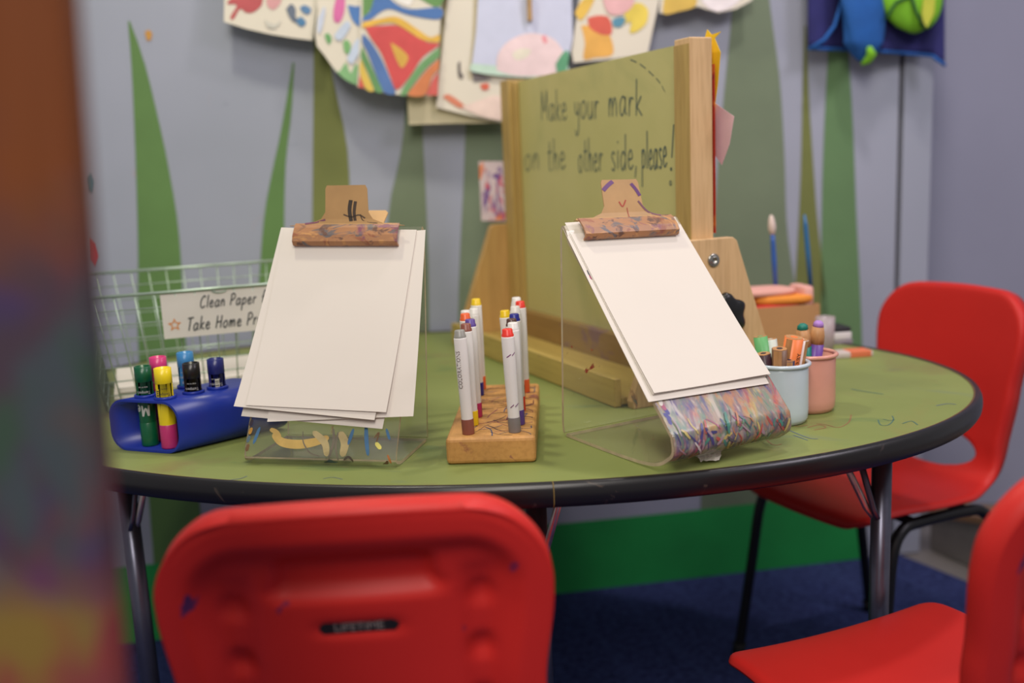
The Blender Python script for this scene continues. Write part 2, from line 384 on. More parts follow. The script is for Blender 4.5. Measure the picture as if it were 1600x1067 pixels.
tm = [mat('pen_teal',(70,106,96),.6),mat('pen_rust',(150,100,70),.6),mat('pen_slate',(90,104,120),.6)]
for ci,wd_,pts in ((0,.0018,[(1372,656),(1376,664),(1388,664),(1396,656),(1394,650)]),(0,.0016,[(1380,655),(1390,657),(1398,656)]),(1,.0016,[(1330,648),(1326,660),(1310,668),(1292,664),(1276,662)]),(1,.0018,[(1262,668),(1280,664),(1290,668),(1272,672)]),(2,.0022,[(1232,672),(1262,684),(1278,686)]),(2,.0020,[(1240,680),(1262,688)]),(0,.0030,[(1330,608),(1352,612),(1380,616)]),(2,.0026,[(1463,634),(1480,631),(1494,632)]),(0,.0020,[(1410,662),(1424,658),(1434,664)]),(2,.0018,[(360,750),(375,748),(386,744)]),(1,.0016,[(1160,640),(1200,690),(1222,694)]),(2,.0014,[(505,748),(520,746),(535,749)]),(1,.0018,[(1230,655),(1244,666),(1262,664)])):
    q = [Vector((*table_local(*at(x,y,TZ)[:2]),0)) for x,y in pts]; q = spline(q,5); A_, B_ = [], []
    for k,v in enumerate(q):
        t_ = (q[min(k+1,len(q)-1)]-q[max(k-1,0)]).normalized(); n2 = Vector((-t_.y,t_.x,0))*wd_/2
        A_.append((v.x+n2.x,v.y+n2.y,TZ+.0003)); B_.append((v.x-n2.x,v.y-n2.y,TZ+.0003))
    n_ = len(q); m = MB(); m.add(A_+B_,[(k,k+1,n_+k+1,n_+k) for k in range(n_-1)]); m.build('pen_mark', tm[ci], tb)
steel = mat('dark_steel', (104,104,118), .32, .85, .1); chrome = mat('worn_chrome', (205,192,184), .35, .9, .2); blk = mat('black_metal',(20,19,21),.42,.2)
def leg(x, y, bx, by, rods):
    lx, ly = table_local(x,y); fx, fy = table_local(bx,by)
    m = MB(); m.tube([(fx,fy,.02),(lx,ly,.708)], .0155, 20); lg = m.build('leg', steel, tb)
    m = MB(); m.tube([(fx,fy,.0),(fx,fy,.03)], .019, 20); m.build('foot_cap', blk, lg)
    m = MB(); m.lathe([(0,.0),(.008,.0),(.008,.006),(0,.007)], 12, 0, Matrix.Translation((lx-.02,ly-.004,.665)) @ Matrix.Rotation(-PI/2,4,'Y')); m.build('bolt', blk, lg)
    for k, (dx, dy) in enumerate(rods):
        f = .21; jx, jy = lx+(fx-lx)*f, ly+(fy-ly)*f
        ux, uy = dx*.02, dy*.02
        m = MB(); m.tube([(jx+ux*.7,jy+uy*.7-.012*k,.570),(jx+ux*1.4,jy+uy*1.4-.012*k,.585),(jx+dx*.10,jy+dy*.10,.708)], .0055, 10); m.build('brace', chrome if k == 0 else steel, tb)
leg(.571,1.50,.571,1.50, [(-.80,-.1),(-.45,.1)])
leg(-.655,1.60,-.640,1.58, [(.55,-.05),(.25,.15)])
leg(.025,1.40,.025,1.40, [(.50,-.66),(-.46,-.7)])
leg(-.55,2.24,-.55,2.24, [(.9,-.3),(.5,-.9)])

# ================================================================== CHAIRS
t = NT('red_plastic')
c = t.ramp(t.noise(5), [(.3,rgba((200,40,34))),(.7,rgba((210,44,38)))])
c = t.mix(t.mask(9,.72,.76,t.co((1,1,.5),(0,0,0),(2.3,.7,1.9)),4,1.0), c, t.mix(.7,c,rgba((90,40,90))))
def stain(c, loc, rot, sc, col_, k):
    mp = t.n('ShaderNodeMapping', vector_type='TEXTURE'); mp.inputs['Location'].default_value = loc; mp.inputs['Rotation'].default_value = rot; mp.inputs['Scale'].default_value = sc
    t.l(t._c.outputs['Object'], mp.inputs[0])
    ln_ = t.n('ShaderNodeVectorMath', operation='LENGTH'); t.l(mp.outputs[0], ln_.inputs[0])
    ns = t.n('ShaderNodeMath', operation='MULTIPLY_ADD'); t.l(t.noise(90,3), ns.inputs[0]); ns.inputs[1].default_value = 1.2; t.l(ln_.outputs['Value'], ns.inputs[2])
    return t.mix(t.ramp(ns.outputs[0], [(.9,(k,k,k,1)),(1.5,(0,0,0,1))]), c, rgba(col_))
c = stain(c, (-.158,-.243,.748), (0,.6,0), (.016,.034,.028), (50,40,90), .9)
c = stain(c, (-.072,-.252,.738), (0,.75,0), (.011,.036,.030), (80,40,90), .65)
c = stain(c, (.150,-.245,.765), (0,.3,0), (.009,.034,.022), (70,40,90), .6)
c = stain(c, (.10,-.242,.70), (0,-.3,0), (.008,.035,.014), (110,36,70), .4)
t.base(c); t.b.inputs['Roughness'].default_value = .45; t.b.inputs['Specular IOR Level'].default_value = .3; red = t.m
def chair_profile():
    pts = [(.218,.405),(.222,.425),(.205,.442),(.15,.448),(.06,.444),(-.04,.436),(-.11,.436),(-.155,.452),(-.182,.49),(-.195,.55),(-.205,.62),(-.216,.69),(-.228,.76),(-.243,.835)]
    P = spline([(y,z,0) for y,z in pts], 10); s = [0]
    for i in range(1,len(P)): s.append(s[-1]+(P[i]-P[i-1]).length)
    return P, s
CP, CS = chair_profile(); CL = CS[-1]
def cprof(s):
    s = max(0,min(CL,s))
    for i in range(len(CS)-1):
        if CS[i+1] >= s:
            f = (s-CS[i])/(CS[i+1]-CS[i]); p = CP[i].lerp(CP[i+1], f); d = (CP[i+1]-CP[i]).normalized(); return p.x, p.y, d.x, d.y
    return CP[-1].x, CP[-1].y, d.x, d.y
def sstep(a, b, x):
    x = max(0,min(1,(x-a)/(b-a))); return x*x*(3-2*x)
def halfw(s):
    # seat, waist, backrest
    k = s/CL
    pts = [(0,.185),(.08,.195),(.25,.20),(.40,.19),(.50,.172),(.60,.168),(.75,.180),(.88,.190),(1,.190)]
    for (a,x),(b,y) in zip(pts,pts[1:]):
        if k <= b: return x+(y-x)*sstep(a,b,k)
    return .186
RT, RF = .085, .07
def hwr(s):
    h = halfw(s)
    if s > CL-RT: d = s-(CL-RT); return h-RT+math.sqrt(max(0,RT*RT-d*d))
    if s < RF: d = RF-s; return h-RF+math.sqrt(max(0,RF*RF-d*d))
    return h
def edge_d(x, s):
    h = halfw(s); R = RT if s > CL/2 else RF
    px = abs(x)-(h-R); ps = (s-(CL-R)) if s > CL/2 else (R-s)
    if px > 0 and ps > 0: return R-math.hypot(px,ps)
    return R-max(px,ps)
HX = .112
HC_s, HR_s = .568*CL, .042     # hole centre along the shell, half height
def make_chair(label):
    t = thing('chair', label, 'chair', (0,0,0), 0, 'red plastic chairs around the table')
    NU, NS = 56, 130
    rows = []
    for j in range(NS+1):
        k = j/NS; rows.append(CL*(.5-.5*math.cos(PI*k))*.35 + CL*k*.65)
    F, Rr, inside = [], [], []
    for j, s in enumerate(rows):
        y, z, dy, dz = cprof(s); ny, nz = -dz, dy      # normal to the rear / underside
        hw = hwr(s)
        for i in range(NU+1):
            u = -1+2*i/NU; u = math.sin(u*PI/2)*.3+u*.7; x = u*hw
            back = sstep(.50*CL,.62*CL,s)
            crown = .012*(1-(x/.19)**2)*sstep(CL-.1,CL,s)
            curve = back*.020*(x/.18)**2 + (1-back)*0
            dish = (1-back)*.010*(x/.2)**2
            d = edge_d(x,s)
            rnd = .010*(1-math.sqrt(max(0,1-(1-min(1,max(0,d)/.016))**2)))
            bx, by, bz = x, y+curve+ny*rnd, z+dish+crown+nz*rnd
            F.append((bx,by,bz))
            lip = .014*(1-sstep(.026,.052,d))*back
            th = .010+.013*back+lip - .006*(1-sstep(0,.012,d))
            q = CL-s       # distance below the top edge
            rec = 0
            def band(v, a, b, w): return sstep(a,a+w,v)*(1-sstep(b-w,b,v))
            tri = band(x,-.082+.010*min(1,max(0,(.08-q)/.03)),.082-.010*min(1,max(0,(.08-q)/.03)),.008)*band(q,.046,.090,.010)
            rec += .016*tri
            lab = band(x,-.042,.042,.006)*band(q,.113,.131,.005); rec += .005*lab
            for sg in (-1,1):
                xx = x*sg
                rec += .006*band(xx,.095+.02*max(0,(q-.1)),.138-.02*max(0,(q-.1)),.012)*sstep(.055,.08,q)*(1-sstep(.25,.30,q))
                for qc in (.098,.160,.222):
                    rr = math.hypot((xx-.118+.02*(q-.1)),(q-qc)*.8); rec += .007*(1-sstep(.006,.014,rr))
            th -= rec*back; th = max(th,-.004)
            Rr.append((bx, by+ny*th, bz+nz*th))
            inside.append((x/HX)**2+((s-HC_s)/HR_s)**2)
    W = NU+1; N = len(F); m = MB(); faces = []; V = F+Rr
    keep = set()
    for j in range(NS):
        for i in range(NU):
            q = (j*W+i, j*W+i+1, (j+1)*W+i+1, (j+1)*W+i)
            if sum(inside[k] for k in q)/4 > 1: keep.add((i,j)); faces.append(q); faces.append(tuple(N+k for k in q[::-1]))
    # walls of outline and handle hole
    for (i,j) in keep:
        for (di,dj,a,b) in ((0,-1,(i,j),(i+1,j)),(1,0,(i+1,j),(i+1,j+1)),(0,1,(i+1,j+1),(i,j+1)),(-1,0,(i,j+1),(i,j))):
            if (i+di,j+dj) not in keep:
                p, q = a[1]*W+a[0], b[1]*W+b[0]; faces.append((q,p,N+p,N+q))
    # smooth the hole outline
    adj = {}
    for (i,j) in keep:
        for k in (j*W+i, j*W+i+1, (j+1)*W+i+1, (j+1)*W+i): adj[k] = adj.get(k,0)+1
    used = {k for f in faces for k in f}; remap = {k:i for i,k in enumerate(sorted(used))}
    VV = [list(V[k]) for k in sorted(used)]
    for k in adj:
        j, i = divmod(k, W)
        if 0 < i < NU and 0 < j < NS and adj[k] < 4 and inside[k] < 2.2:
            s = rows[j]; x = F[k][0]; r = math.sqrt(inside[k]); r = r if r > 1e-6 else 1
            x2, s2 = x/r, HC_s+(s-HC_s)/r; y1,z1,_,_ = cprof(s); y2,z2,_,_ = cprof(s2)
            for q in (k, N+k):
                VV[remap[q]][0] += x2-x; VV[remap[q]][1] += y2-y1; VV[remap[q]][2] += z2-z1
    m.add(VV, [tuple(remap[k] for k in f) for f in faces], 0, True)
    sh = m.build('seat_shell', red, t)
    md = sh.modifiers.new('smooth','SMOOTH'); md.factor = .5; md.iterations = 2
    # name plate on the back
    y, z, dy, dz = cprof(CL-.122); up = Vector((0,dy,dz)); nn = Vector((0,-dz,dy)); o = Vector((0,y,z))+nn*.0185
    def pl(x, v, n): return o+Vector((x,0,0))+up*v+nn*n
    m = MB(); m.prism([(-.038,-.002),(-.034,-.0065),(.034,-.0065),(.038,-.002),(.038,.002),(.034,.0065),(-.034,.0065),(-.038,.002)], pl, 0, .002)
    np_ = m.build('name_plate', mat('plate_black',(26,22,22),.5), sh)
    m = MB(); print_text(m, 'LIFETIME', .0125, lambda x,v: pl(x,v,.0024)); m.build('lettering', mat('plate_grey',(150,135,130),.5), np_)
    for sg in (-1,1):
        pts = spline([(sg*.205,.200,.0),(sg*.195,.168,.22),(sg*.188,.148,.36),(sg*.183,.115,.408),(sg*.18,.06,.414),(sg*.18,-.06,.410),(sg*.183,-.115,.400),(sg*.190,-.150,.35),(sg*.200,-.19,.18),(sg*.208,-.225,.0)],6)
        m = MB(); m.tube(pts, .0115, 14); lg = m.build('leg', blk, t)
        rb = mat('rubber_black',(14,14,14),.7)
        m = MB(); m.tube([(sg*.2052,.2005,0),(sg*.2035,.195,.03)], .0145, 14); m.build('foot_cap', rb, lg)
        m = MB(); m.tube([(sg*.2082,-.2255,0),(sg*.2065,-.218,.03)], .0145, 14); m.build('foot_cap', rb, lg)
    for yy in (.07,-.07):
        m = MB(); m.tube([(-.18,yy,.412),(.18,yy,.412)], .009, 10); m.build('seat_brace', blk, t)
    return t
ch0 = make_chair('red plastic chair seen from behind at the front edge of the table')
def face(a): return math.radians(a)-PI/2
ch0.location = (-.173,1.135,0); ch0.rotation_euler = (0,0,math.radians(3.5))
ch1 = dup(ch0, (.765,2.06,0), face(207), 'red plastic chair at the far right end of the table, backrest front in view')
ch2 = dup(ch0, (.535,1.185,0), face(112), 'red plastic chair cut off by the right frame edge, nearest on the right')

# ================================================================== TABLETOP THINGS
paper_m = mat('white_paper', (224,216,205), .8, var=.01, scale=8, spec=.15)
clip_m = paintmat('clip_tan', (200,158,104), [(150,84,90),(164,96,64),(120,110,110)], 34, .30, (1,.6,1), .45)
jaw_m = paintmat('jaw_smeared', (178,128,88), [(132,80,96),(150,92,66),(110,102,100),(196,144,90),(110,80,66)], 30, .41, (.5,1,1), .4)
acr_clear = acrylic('acrylic_clear', [(190,80,50),(70,130,120),(160,60,50)], .285)
acr_edge = mat('acrylic_edge',(186,170,140),.3,var=.15,scale=60)
def stand(x, y, yaw, W, D, Dt, H, zl, front_m, label):
    root = thing('paper_stand', label, 'stand', (x,y,TZ), yaw, 'clear acrylic paper stands')
    th = .0045
    sl = Vector((Dt,H-zl)).normalized()
    pth = [(D-.008,.0035),(D*.45,.0035),(D*.16,.008 if zl > .02 else .0035),(.008,zl*.55),(.0005,zl*.8+.001),(.003,zl+.010)]
    pth = [tuple(v)[:2] for v in spline([(a,b,0) for a,b in pth],4)]
    n0 = len(pth)
    top = (Dt-.012,H-.022); pth += [top]; n1 = len(pth)
    pth += [tuple(v)[:2] for v in spline([(Dt-.006,H-.008,0),(Dt-.001,H-.002,0),(Dt+.004,H-.006,0),(Dt+.006,H-.02,0)],3)]
    pth += [(D,.02)] + [(D-.001,.010),(D-.003,.006)]
    def strip(idx, mats, name, mi=0):
        m = MB(); R = []
        for i in idx:
            p = Vector(pth[i]); a = Vector(pth[max(i-1,0)]); b = Vector(pth[min(i+1,len(pth)-1)]); tt = (b-a).normalized(); n = Vector((-tt.y,tt.x))*th/2
            R.append([(0,p.x+n.x,p.y+n.y),(W,p.x+n.x,p.y+n.y),(W,p.x-n.x,p.y-n.y),(0,p.x-n.x,p.y-n.y)])
        m.loft(R, 0, False, True)
        n_ = len(R)-1
        for q in range(n_*4):
            if q%4 in (1,3): m.mi[q] = 1
        m.mi[-1] = m.mi[-2] = 1
        return m.build(name, [mats,acr_edge], root)
    strip(range(0,n0-4), acr_clear, 'base_plate')
    strip(range(n0-5,n1), front_m, 'front_panel')
    strip(range(n1-1,len(pth)), acr_clear, 'back_panel')
    # frame of the sloping face in world space
    R = Matrix.Translation((x,y,TZ)) @ Matrix.Rotation(yaw,4,'Z')
    a = Vector((0,.003,zl+.010)); b = Vector((0,Dt-.012,H-.022)); up = (b-a).normalized(); nn = Vector((0,-up.z,up.y)); L = (b-a).length
    def fr(u, s, n): return R @ (a + Vector((W/2+u,0,0)) + up*s + nn*n)
    outer = [Vector(pth[i]) for i in range(n0-10,n1)][::-1]
    cum = [0]
    for i in range(1,len(outer)): cum.append(cum[-1]+(outer[i]-outer[i-1]).length)
    tot = cum[-1]
    def surf(u, s, n):      # u from the left edge, s up from the bottom bend, on the outer side of the bent sheet
        q = max(0,min(tot-1e-6,tot-s)); i = 0
        while i < len(cum)-2 and cum[i+1] < q: i += 1
        f = (q-cum[i])/max(1e-9,cum[i+1]-cum[i]); p = outer[i].lerp(outer[i+1],f); d = (outer[i+1]-outer[i]).normalized()
        nn_ = Vector((d.y,-d.x)); nn_ = nn_ if nn_.x < 0 else -nn_
        if q > tot-.02 and nn_.y > .5 and p.y < .01: nn_ = -nn_
        return (u, p.x+nn_.x*(th/2+n), p.y+nn_.y*(th/2+n))
    def strokes(lst, name):
        m = MB(); ms = []
        for k,(colr,pts,wd) in enumerate(lst):
            mt = mat('dried_paint_'+'_'.join(str(v) for v in colr), colr, .3, var=.12, scale=60)
            if mt not in ms: ms.append(mt)
            p = spline([(a_,b_,0) for a_,b_ in pts],5); A_, B_ = [], []
            for i,q in enumerate(p):
                t_ = p[min(i+1,len(p)-1)]-p[max(i-1,0)]; t_ = t_.normalized() if t_.length > 1e-9 else Vector((1,0,0)); n2 = Vector((-t_.y,t_.x,0))*wd/2*(.25+.75*math.sin(PI*i/max(1,len(p)-1))**.35)
                for S_,v_ in ((A_,q+n2),(B_,q-n2)): S_.append(surf(max(.0005,min(W-.0005,v_.x)),v_.y,.0003+.00003*k))
            nn2 = len(p); m.add(A_+B_, [(i,i+1,nn2+i+1,nn2+i) for i in range(nn2-1)], ms.index(mt))
        return m.build(name, ms, root)
    def film(mt, top):
        m = MB(); r_ = random.Random(2); rag = [r_.uniform(-.003,.003) for _ in range(41)]
        m.grid(lambda a,b: surf(.0006+a*(W-.0012), .0005+b*(top+rag[int(round(a*40))]), .00012), 40, 24)
        return m.build('paint_film', mt, root)
    strokes.film = film
    return fr, L, strokes
t = NT('smeared_paint_film')
c = t.ramp(t.noise(30,3,t.co((1,.5,.5))), [(.3,rgba((150,128,114))),(.7,rgba((168,152,138)))])
for i_,(cc,k_) in enumerate((((186,92,80),.85),((84,128,112),.9),((80,78,134),.85),((190,170,104),.8),((146,96,112),.7),((120,146,124),.85),((196,186,176),.7),((92,104,122),.7),((190,126,84),.7))):
    c = t.mix(t.ramp(t.noise(34+4*i_,3,t.co((1,.42,.42),(0,0,.4*(i_%3)-.4),(3.3*i_,1.7*i_,2.1*i_)),1.0), [(.53,(0,0,0,1)),(.66,(k_,k_,k_,1))]), c, rgba(cc))
t.base(c); t.b.inputs['Roughness'].default_value = .22; film_m = t.m
def sheet(fr, u0, s0, w, h, rot, n, curl, name_label, group, wave=.0):
    def fn(a, b):
        u = (a-.5)*w; s = -b*h
        uu = u*math.cos(rot)-s*math.sin(rot); ss = u*math.sin(rot)+s*math.cos(rot)
        return fr(u0+uu, s0+ss, n+curl*b**3+wave*math.sin(a*5+b*3)*b)
    m = MB(); m.grid(fn, 10, 16, sm=False); o = m.build('paper_sheet', paper_m, None, solid=.0005)
    return tag(o, name_label, 'paper', group)
def clip(fr, u, s, rot, n, label, marks=(), sh=.012):
    c0, s0_ = math.cos(rot), math.sin(rot)
    def loc(a, b, e): return fr(u+a*c0-b*s0_, s+a*s0_+b*c0, n+e)
    root = thing('bulldog_clip', label, 'clip', tuple(loc(0,0,0)))
    inv = Matrix.Translation(root.location).inverted()
    L = lambda a,b,e: tuple(inv @ loc(a,b,e))
    m = MB()
    prof = [(-.017,.001),(-.018,.006),(-.014,.012),(-.004,.014),(.008,.013),(.016,.011),(.017,.009),(.008,.0105),(-.004,.0115),(-.012,.0095),(-.0145,.006),(-.0145,.001)]
    m.loft([[L(x,b,e) for b,e in prof] for x in (-.083,-.082,.082,.083)], 0, False)
    m.build('front_jaw', jaw_m, root)
    hp = [(-.075,.012),(-.048,.016),(-.034,.023),(-.028,.034),(-.027,.070),(-.025,.075),(.025,.075),(.027,.070),(.028,.034),(.034,.023),(.048,.016),(.075,.012)]
    H_ = lambda a,b,e: L(a*1.22,.012+(b-.012)*.86,e+.42*max(0,b-.018))
    m = MB(); m.prism(hp, H_, .0095, .0115); fh = m.build('front_handle', clip_m, root)
    for cc_,p_,wd_ in marks:
        m = MB(); q = spline([(a,b,0) for a,b in p_],5); A_, B_ = [], []
        for k,v in enumerate(q):
            t_ = q[min(k+1,len(q)-1)]-q[max(k-1,0)]; t_.normalize(); n2 = Vector((-t_.y,t_.x,0))*wd_/2
            A_.append(H_(v.x+n2.x,v.y+n2.y,.0119)); B_.append(H_(v.x-n2.x,v.y-n2.y,.0119))
        n_ = len(q); m.add(A_+B_,[(k,k+1,n_+k+1,n_+k) for k in range(n_-1)]); m.build('scribble', mat('scribble_'+'_'.join(str(v) for v in cc_), cc_, .6), fh)
    m = MB(); m.tube([L(-.032,.014,-.006),L(.032,.014,-.006)], .006, 10); m.build('spring', mat('brass_dark',(120,90,50),.4,.6), root)
    hb = [(-.08,-.002),(-.08,.012),(-.03,.022),(-.026,.062),(-.02,.068),(.02,.068),(.026,.062),(.03,.022),(.08,.012),(.08,-.002)]
    m = MB(); m.prism(hb, lambda a,b,e: L(a+sh*min(1,max(0,(b-.012)/.01)),b,e-.65*max(0,b-.010)), -.0125, -.0145); m.build('rear_handle', clip_m, root)
    return root
# --- left stand
fr1, L1, st1 = stand(-.3846,1.364,math.radians(-13.4),.226,.14,.172,.318,.012, acr_clear, 'clear acrylic stand on the left, lower lip with a few orange and blue strokes')
g1 = 'white paper sheets on the left stand'
sheet(fr1, .004, L1+.018, .216, .296, math.radians(-4.0), .0032, .004, 'bottom sheet of the left stand paper, sticking out lowest', g1)
sheet(fr1, .012, L1+.012, .216, .285, math.radians(3.0), .0042, .006, 'second lowest sheet on left stand, corner out at top right', g1)
sheet(fr1, -.004, L1+.020, .216, .287, math.radians(-4.5), .0052, .010, 'tilted sheet on left stand, corner out at lower left', g1)
sheet(fr1, .001, L1+.021, .212, .281, math.radians(-2.0), .0064, .010, 'topmost blank sheet under the clip on the left stand', g1)
clip(fr1, .000, L1+.010, math.radians(-1.5), .0066, 'tan bulldog clip with black scribble gripping paper on the left stand',
     [((70,60,50),[(.006,.052),(.004,.036),(.006,.018)],.005),((80,66,54),[(.012,.050),(.010,.034),(.011,.020)],.004),((90,74,60),[(-.004,.030),(.006,.026),(.016,.029),(.024,.024)],.002),((100,80,60),[(.018,.030),(.022,.020),(.040,.016)],.0015),((130,80,100),[(-.055,.0155),(-.04,.018),(-.028,.022)],.003)])
Y_,B_c,K_ = (198,166,96),(74,114,150),(120,112,96)
st1([(Y_,[(.040,.046),(.055,.034),(.08,.031),(.105,.035),(.125,.042)],.013),(Y_,[(.034,.052),(.044,.048),(.052,.040)],.007),((188,170,122),[(.10,.05),(.12,.034),(.125,.016)],.010),((184,166,118),[(.14,.05),(.15,.034),(.148,.016)],.012),
 (B_c,[(.012,.030),(.018,.055)],.005),(B_c,[(.155,.032),(.160,.055)],.005),(B_c,[(.186,.018),(.181,.040),(.178,.060)],.006),(B_c,[(.215,.040),(.208,.056)],.004),
 (K_,[(.085,.05),(.088,.034),(.10,.020),(.115,.016)],.0018),(K_,[(.130,.055),(.133,.034),(.128,.012)],.004),(K_,[(.138,.05),(.137,.03),(.142,.012)],.003),((90,80,70),[(.150,.012),(.157,.016),(.164,.011)],.003),((80,100,120),[(.118,.007),(.13,.010),(.14,.008)],.004),
 ((120,90,60),[(.192,.042),(.198,.050),(.196,.036)],.0025),((70,120,124),[(.012,.006),(.020,.003)],.005),((190,120,70),[(.214,.020),(.219,.010)],.003),((220,210,110),[(.195,.036),(.204,.027)],.006),((110,80,60),[(.205,.006),(.215,.012)],.004)], 'paint_strokes')
rs = random.Random(4); side = [(.002+.004*rs.random(),.02+.012*i) for i in range(24)]
st1([(((120,90,60),(90,110,120),(190,140,60),(60,50,60))[i%4],[(a_,b_),(a_+.002,b_+.010)],.005) for i,(a_,b_) in enumerate(side)], 'edge_smears')
# --- right stand
fr2, L2, st2 = stand(.1979,1.218,math.radians(29.8),.205,.256,.238,.3137,.0433, acr_clear, 'clear acrylic stand on the right, lower lip covered with many colored strokes')
PALS = [(150,110,104),(196,78,66),(64,124,104),(58,58,128),(206,184,92),(108,150,120),(160,72,100),(214,206,196),(74,92,122),(196,120,70),(120,140,80),(90,90,96),(170,140,150),(60,140,120)]
rs = random.Random(11); L_ = []
BASE = [(160,136,118),(150,140,130),(172,130,118),(132,140,126),(140,118,120),(176,150,124)]
for i in range(70):
    a_ = rs.uniform(.003,.202); b_ = rs.uniform(.0,.038); ln_ = rs.uniform(.010,.026); an = rs.choice((rs.gauss(2.1,.35),rs.gauss(1.2,.4)))
    q = (a_+math.cos(an)*ln_, b_+math.sin(an)*ln_); mid = ((a_+q[0])/2+rs.uniform(-.003,.003),(b_+q[1])/2+rs.uniform(-.002,.002))
    c_ = PALS[rs.randrange(len(PALS))]; g_ = sum(c_)/3; c_ = tuple(int(v*.72+g_*.18+12) for v in c_)
    L_.append((c_,[(a_,b_),mid,q],rs.uniform(.0016,.0045)))
st2(L_, 'paint_strokes')
st2.film(film_m, .095)
rs = random.Random(8)
st2([(PALS[rs.randrange(14)],[(.003+.012*rs.random(),.055+.0072*i),(.004+.012*rs.random(),.066+.0072*i)],.006) for i in range(36)], 'edge_smears')
g2 = 'white paper sheets on the right stand'
sheet(fr2, .0, L2+.022, .205, .300, math.radians(-2.0), .0032, .002, 'lowest sheet on the right stand, corner out at lower left', g2)
sheet(fr2, .004, L2+.024, .203, .292, math.radians(-1.0), .0042, .003, 'middle sheet on the right stand', g2)
sheet(fr2, .004, L2+.028, .200, .296, math.radians(-1.2), .0052, .005, 'topmost blank sheet under the clip on the right stand', g2, .001)
clip(fr2, .002, L2+.008, math.radians(-2), .0058, 'tan bulldog clip with purple and red smears gripping paper on the right stand',
     [((120,84,130),[(-.026,.058),(-.018,.066),(-.010,.072)],.006),((110,70,120),[(.016,.068),(.022,.058),(.026,.048)],.005),((180,80,64),[(-.006,.040),(-.002,.032),(.004,.042)],.002),((170,90,70),[(.004,.030),(.004,.014)],.0015),((130,90,100),[(.022,.040),(.034,.022),(.052,.015)],.003)], -.014)
# tissue under the right stand
p = at(1108,722,TZ)
m = MB(); rnd = random.Random(3)
m.grid(lambda a,b: (p.x+(a-.5)*.058*(.4+.6*b)+(rnd.random()-.5)*.004, p.y-.008+b*.046, TZ+.0012+.007*b+.003*abs(math.sin(a*9+b*5))+.003*rnd.random()), 8, 8, sm=False)
tag(m.build('tissue', paper_m), 'crumpled scrap of white tissue under the front of the right stand', 'tissue')

# --- marker block with its markers
B0 = at(698,727,TZ); B1 = at(838,725,TZ); bd = (B1-B0).normalized(); bn = Vector((-bd.y,bd.x,0)); BW = (B1-B0).length; BLEN = .335; BH = .038
bd = Matrix.Rotation(math.radians(2.8),3,'Z') @ bd; bn = Vector((-bd.y,bd.x,0)); byaw = math.atan2(bd.y,bd.x)
blockwood = wood('block_wood', (208,154,88), .8, (1,.15,1), 16, .45, ((150,90,70),(110,80,70),(120,60,80)), .33)
root = thing('marker_block', 'wooden block drilled to hold two rows of upright markers', 'marker holder', tuple(B0), byaw)
m = MB(); m.box((BW/2,BLEN/2,BH/2),(BW,BLEN,BH)); blk_o = m.build('block', blockwood, root, bevel=.006, seg=3)
rs = random.Random(21); m = MB(); sc_m = [mat('scribble_dark',(84,66,60),.7),mat('scribble_plum',(130,62,86),.7),mat('scribble_blue',(70,80,110),.7)]
for i in range(70):
    x_, y_ = rs.uniform(.012,BW-.012), rs.uniform(.01,BLEN-.012); an = rs.gauss(.25,.5); q = [(x_,y_)]
    for k in range(3): an += rs.uniform(-.5,.5); q.append((q[-1][0]+math.cos(an)*.012, q[-1][1]+math.sin(an)*.018))
    q = spline([(max(.007,min(BW-.007,a)),max(.007,min(BLEN-.007,b)),0) for a,b in q],3); wd_ = rs.uniform(.0008,.0018); A_, B_ = [], []
    for k,v in enumerate(q):
        t_ = q[min(k+1,len(q)-1)]-q[max(k-1,0)]; t_ = t_.normalized() if t_.length > 1e-9 else Vector((1,0,0)); n2 = Vector((-t_.y,t_.x,0))*wd_/2
        A_.append((v.x+n2.x,v.y+n2.y,BH+.0002)); B_.append((v.x-n2.x,v.y-n2.y,BH+.0002))
    n_ = len(q); m.add(A_+B_,[(k,k+1,n_+k+1,n_+k) for k in range(n_-1)],i%3 if i%4 else 0)
m.build('scribbles', sc_m, blk_o)
white_pl = mat('marker_white',(232,228,222),.35,var=.01)
MK = {'grey':(150,148,140),'brown':(140,82,66),'purple':(98,74,150),'orange':(238,104,54),'white':(226,222,206),'yellow':(240,202,30),'red':(235,58,44),'blue':(44,48,140),'green':(40,140,80),'magenta':(190,50,100),'dark brown':(88,60,52),'silver':(128,122,118)}
mm = {k: mat('marker_'+k.replace(' ','_'), c, .35, var=.02) for k, c in MK.items()}
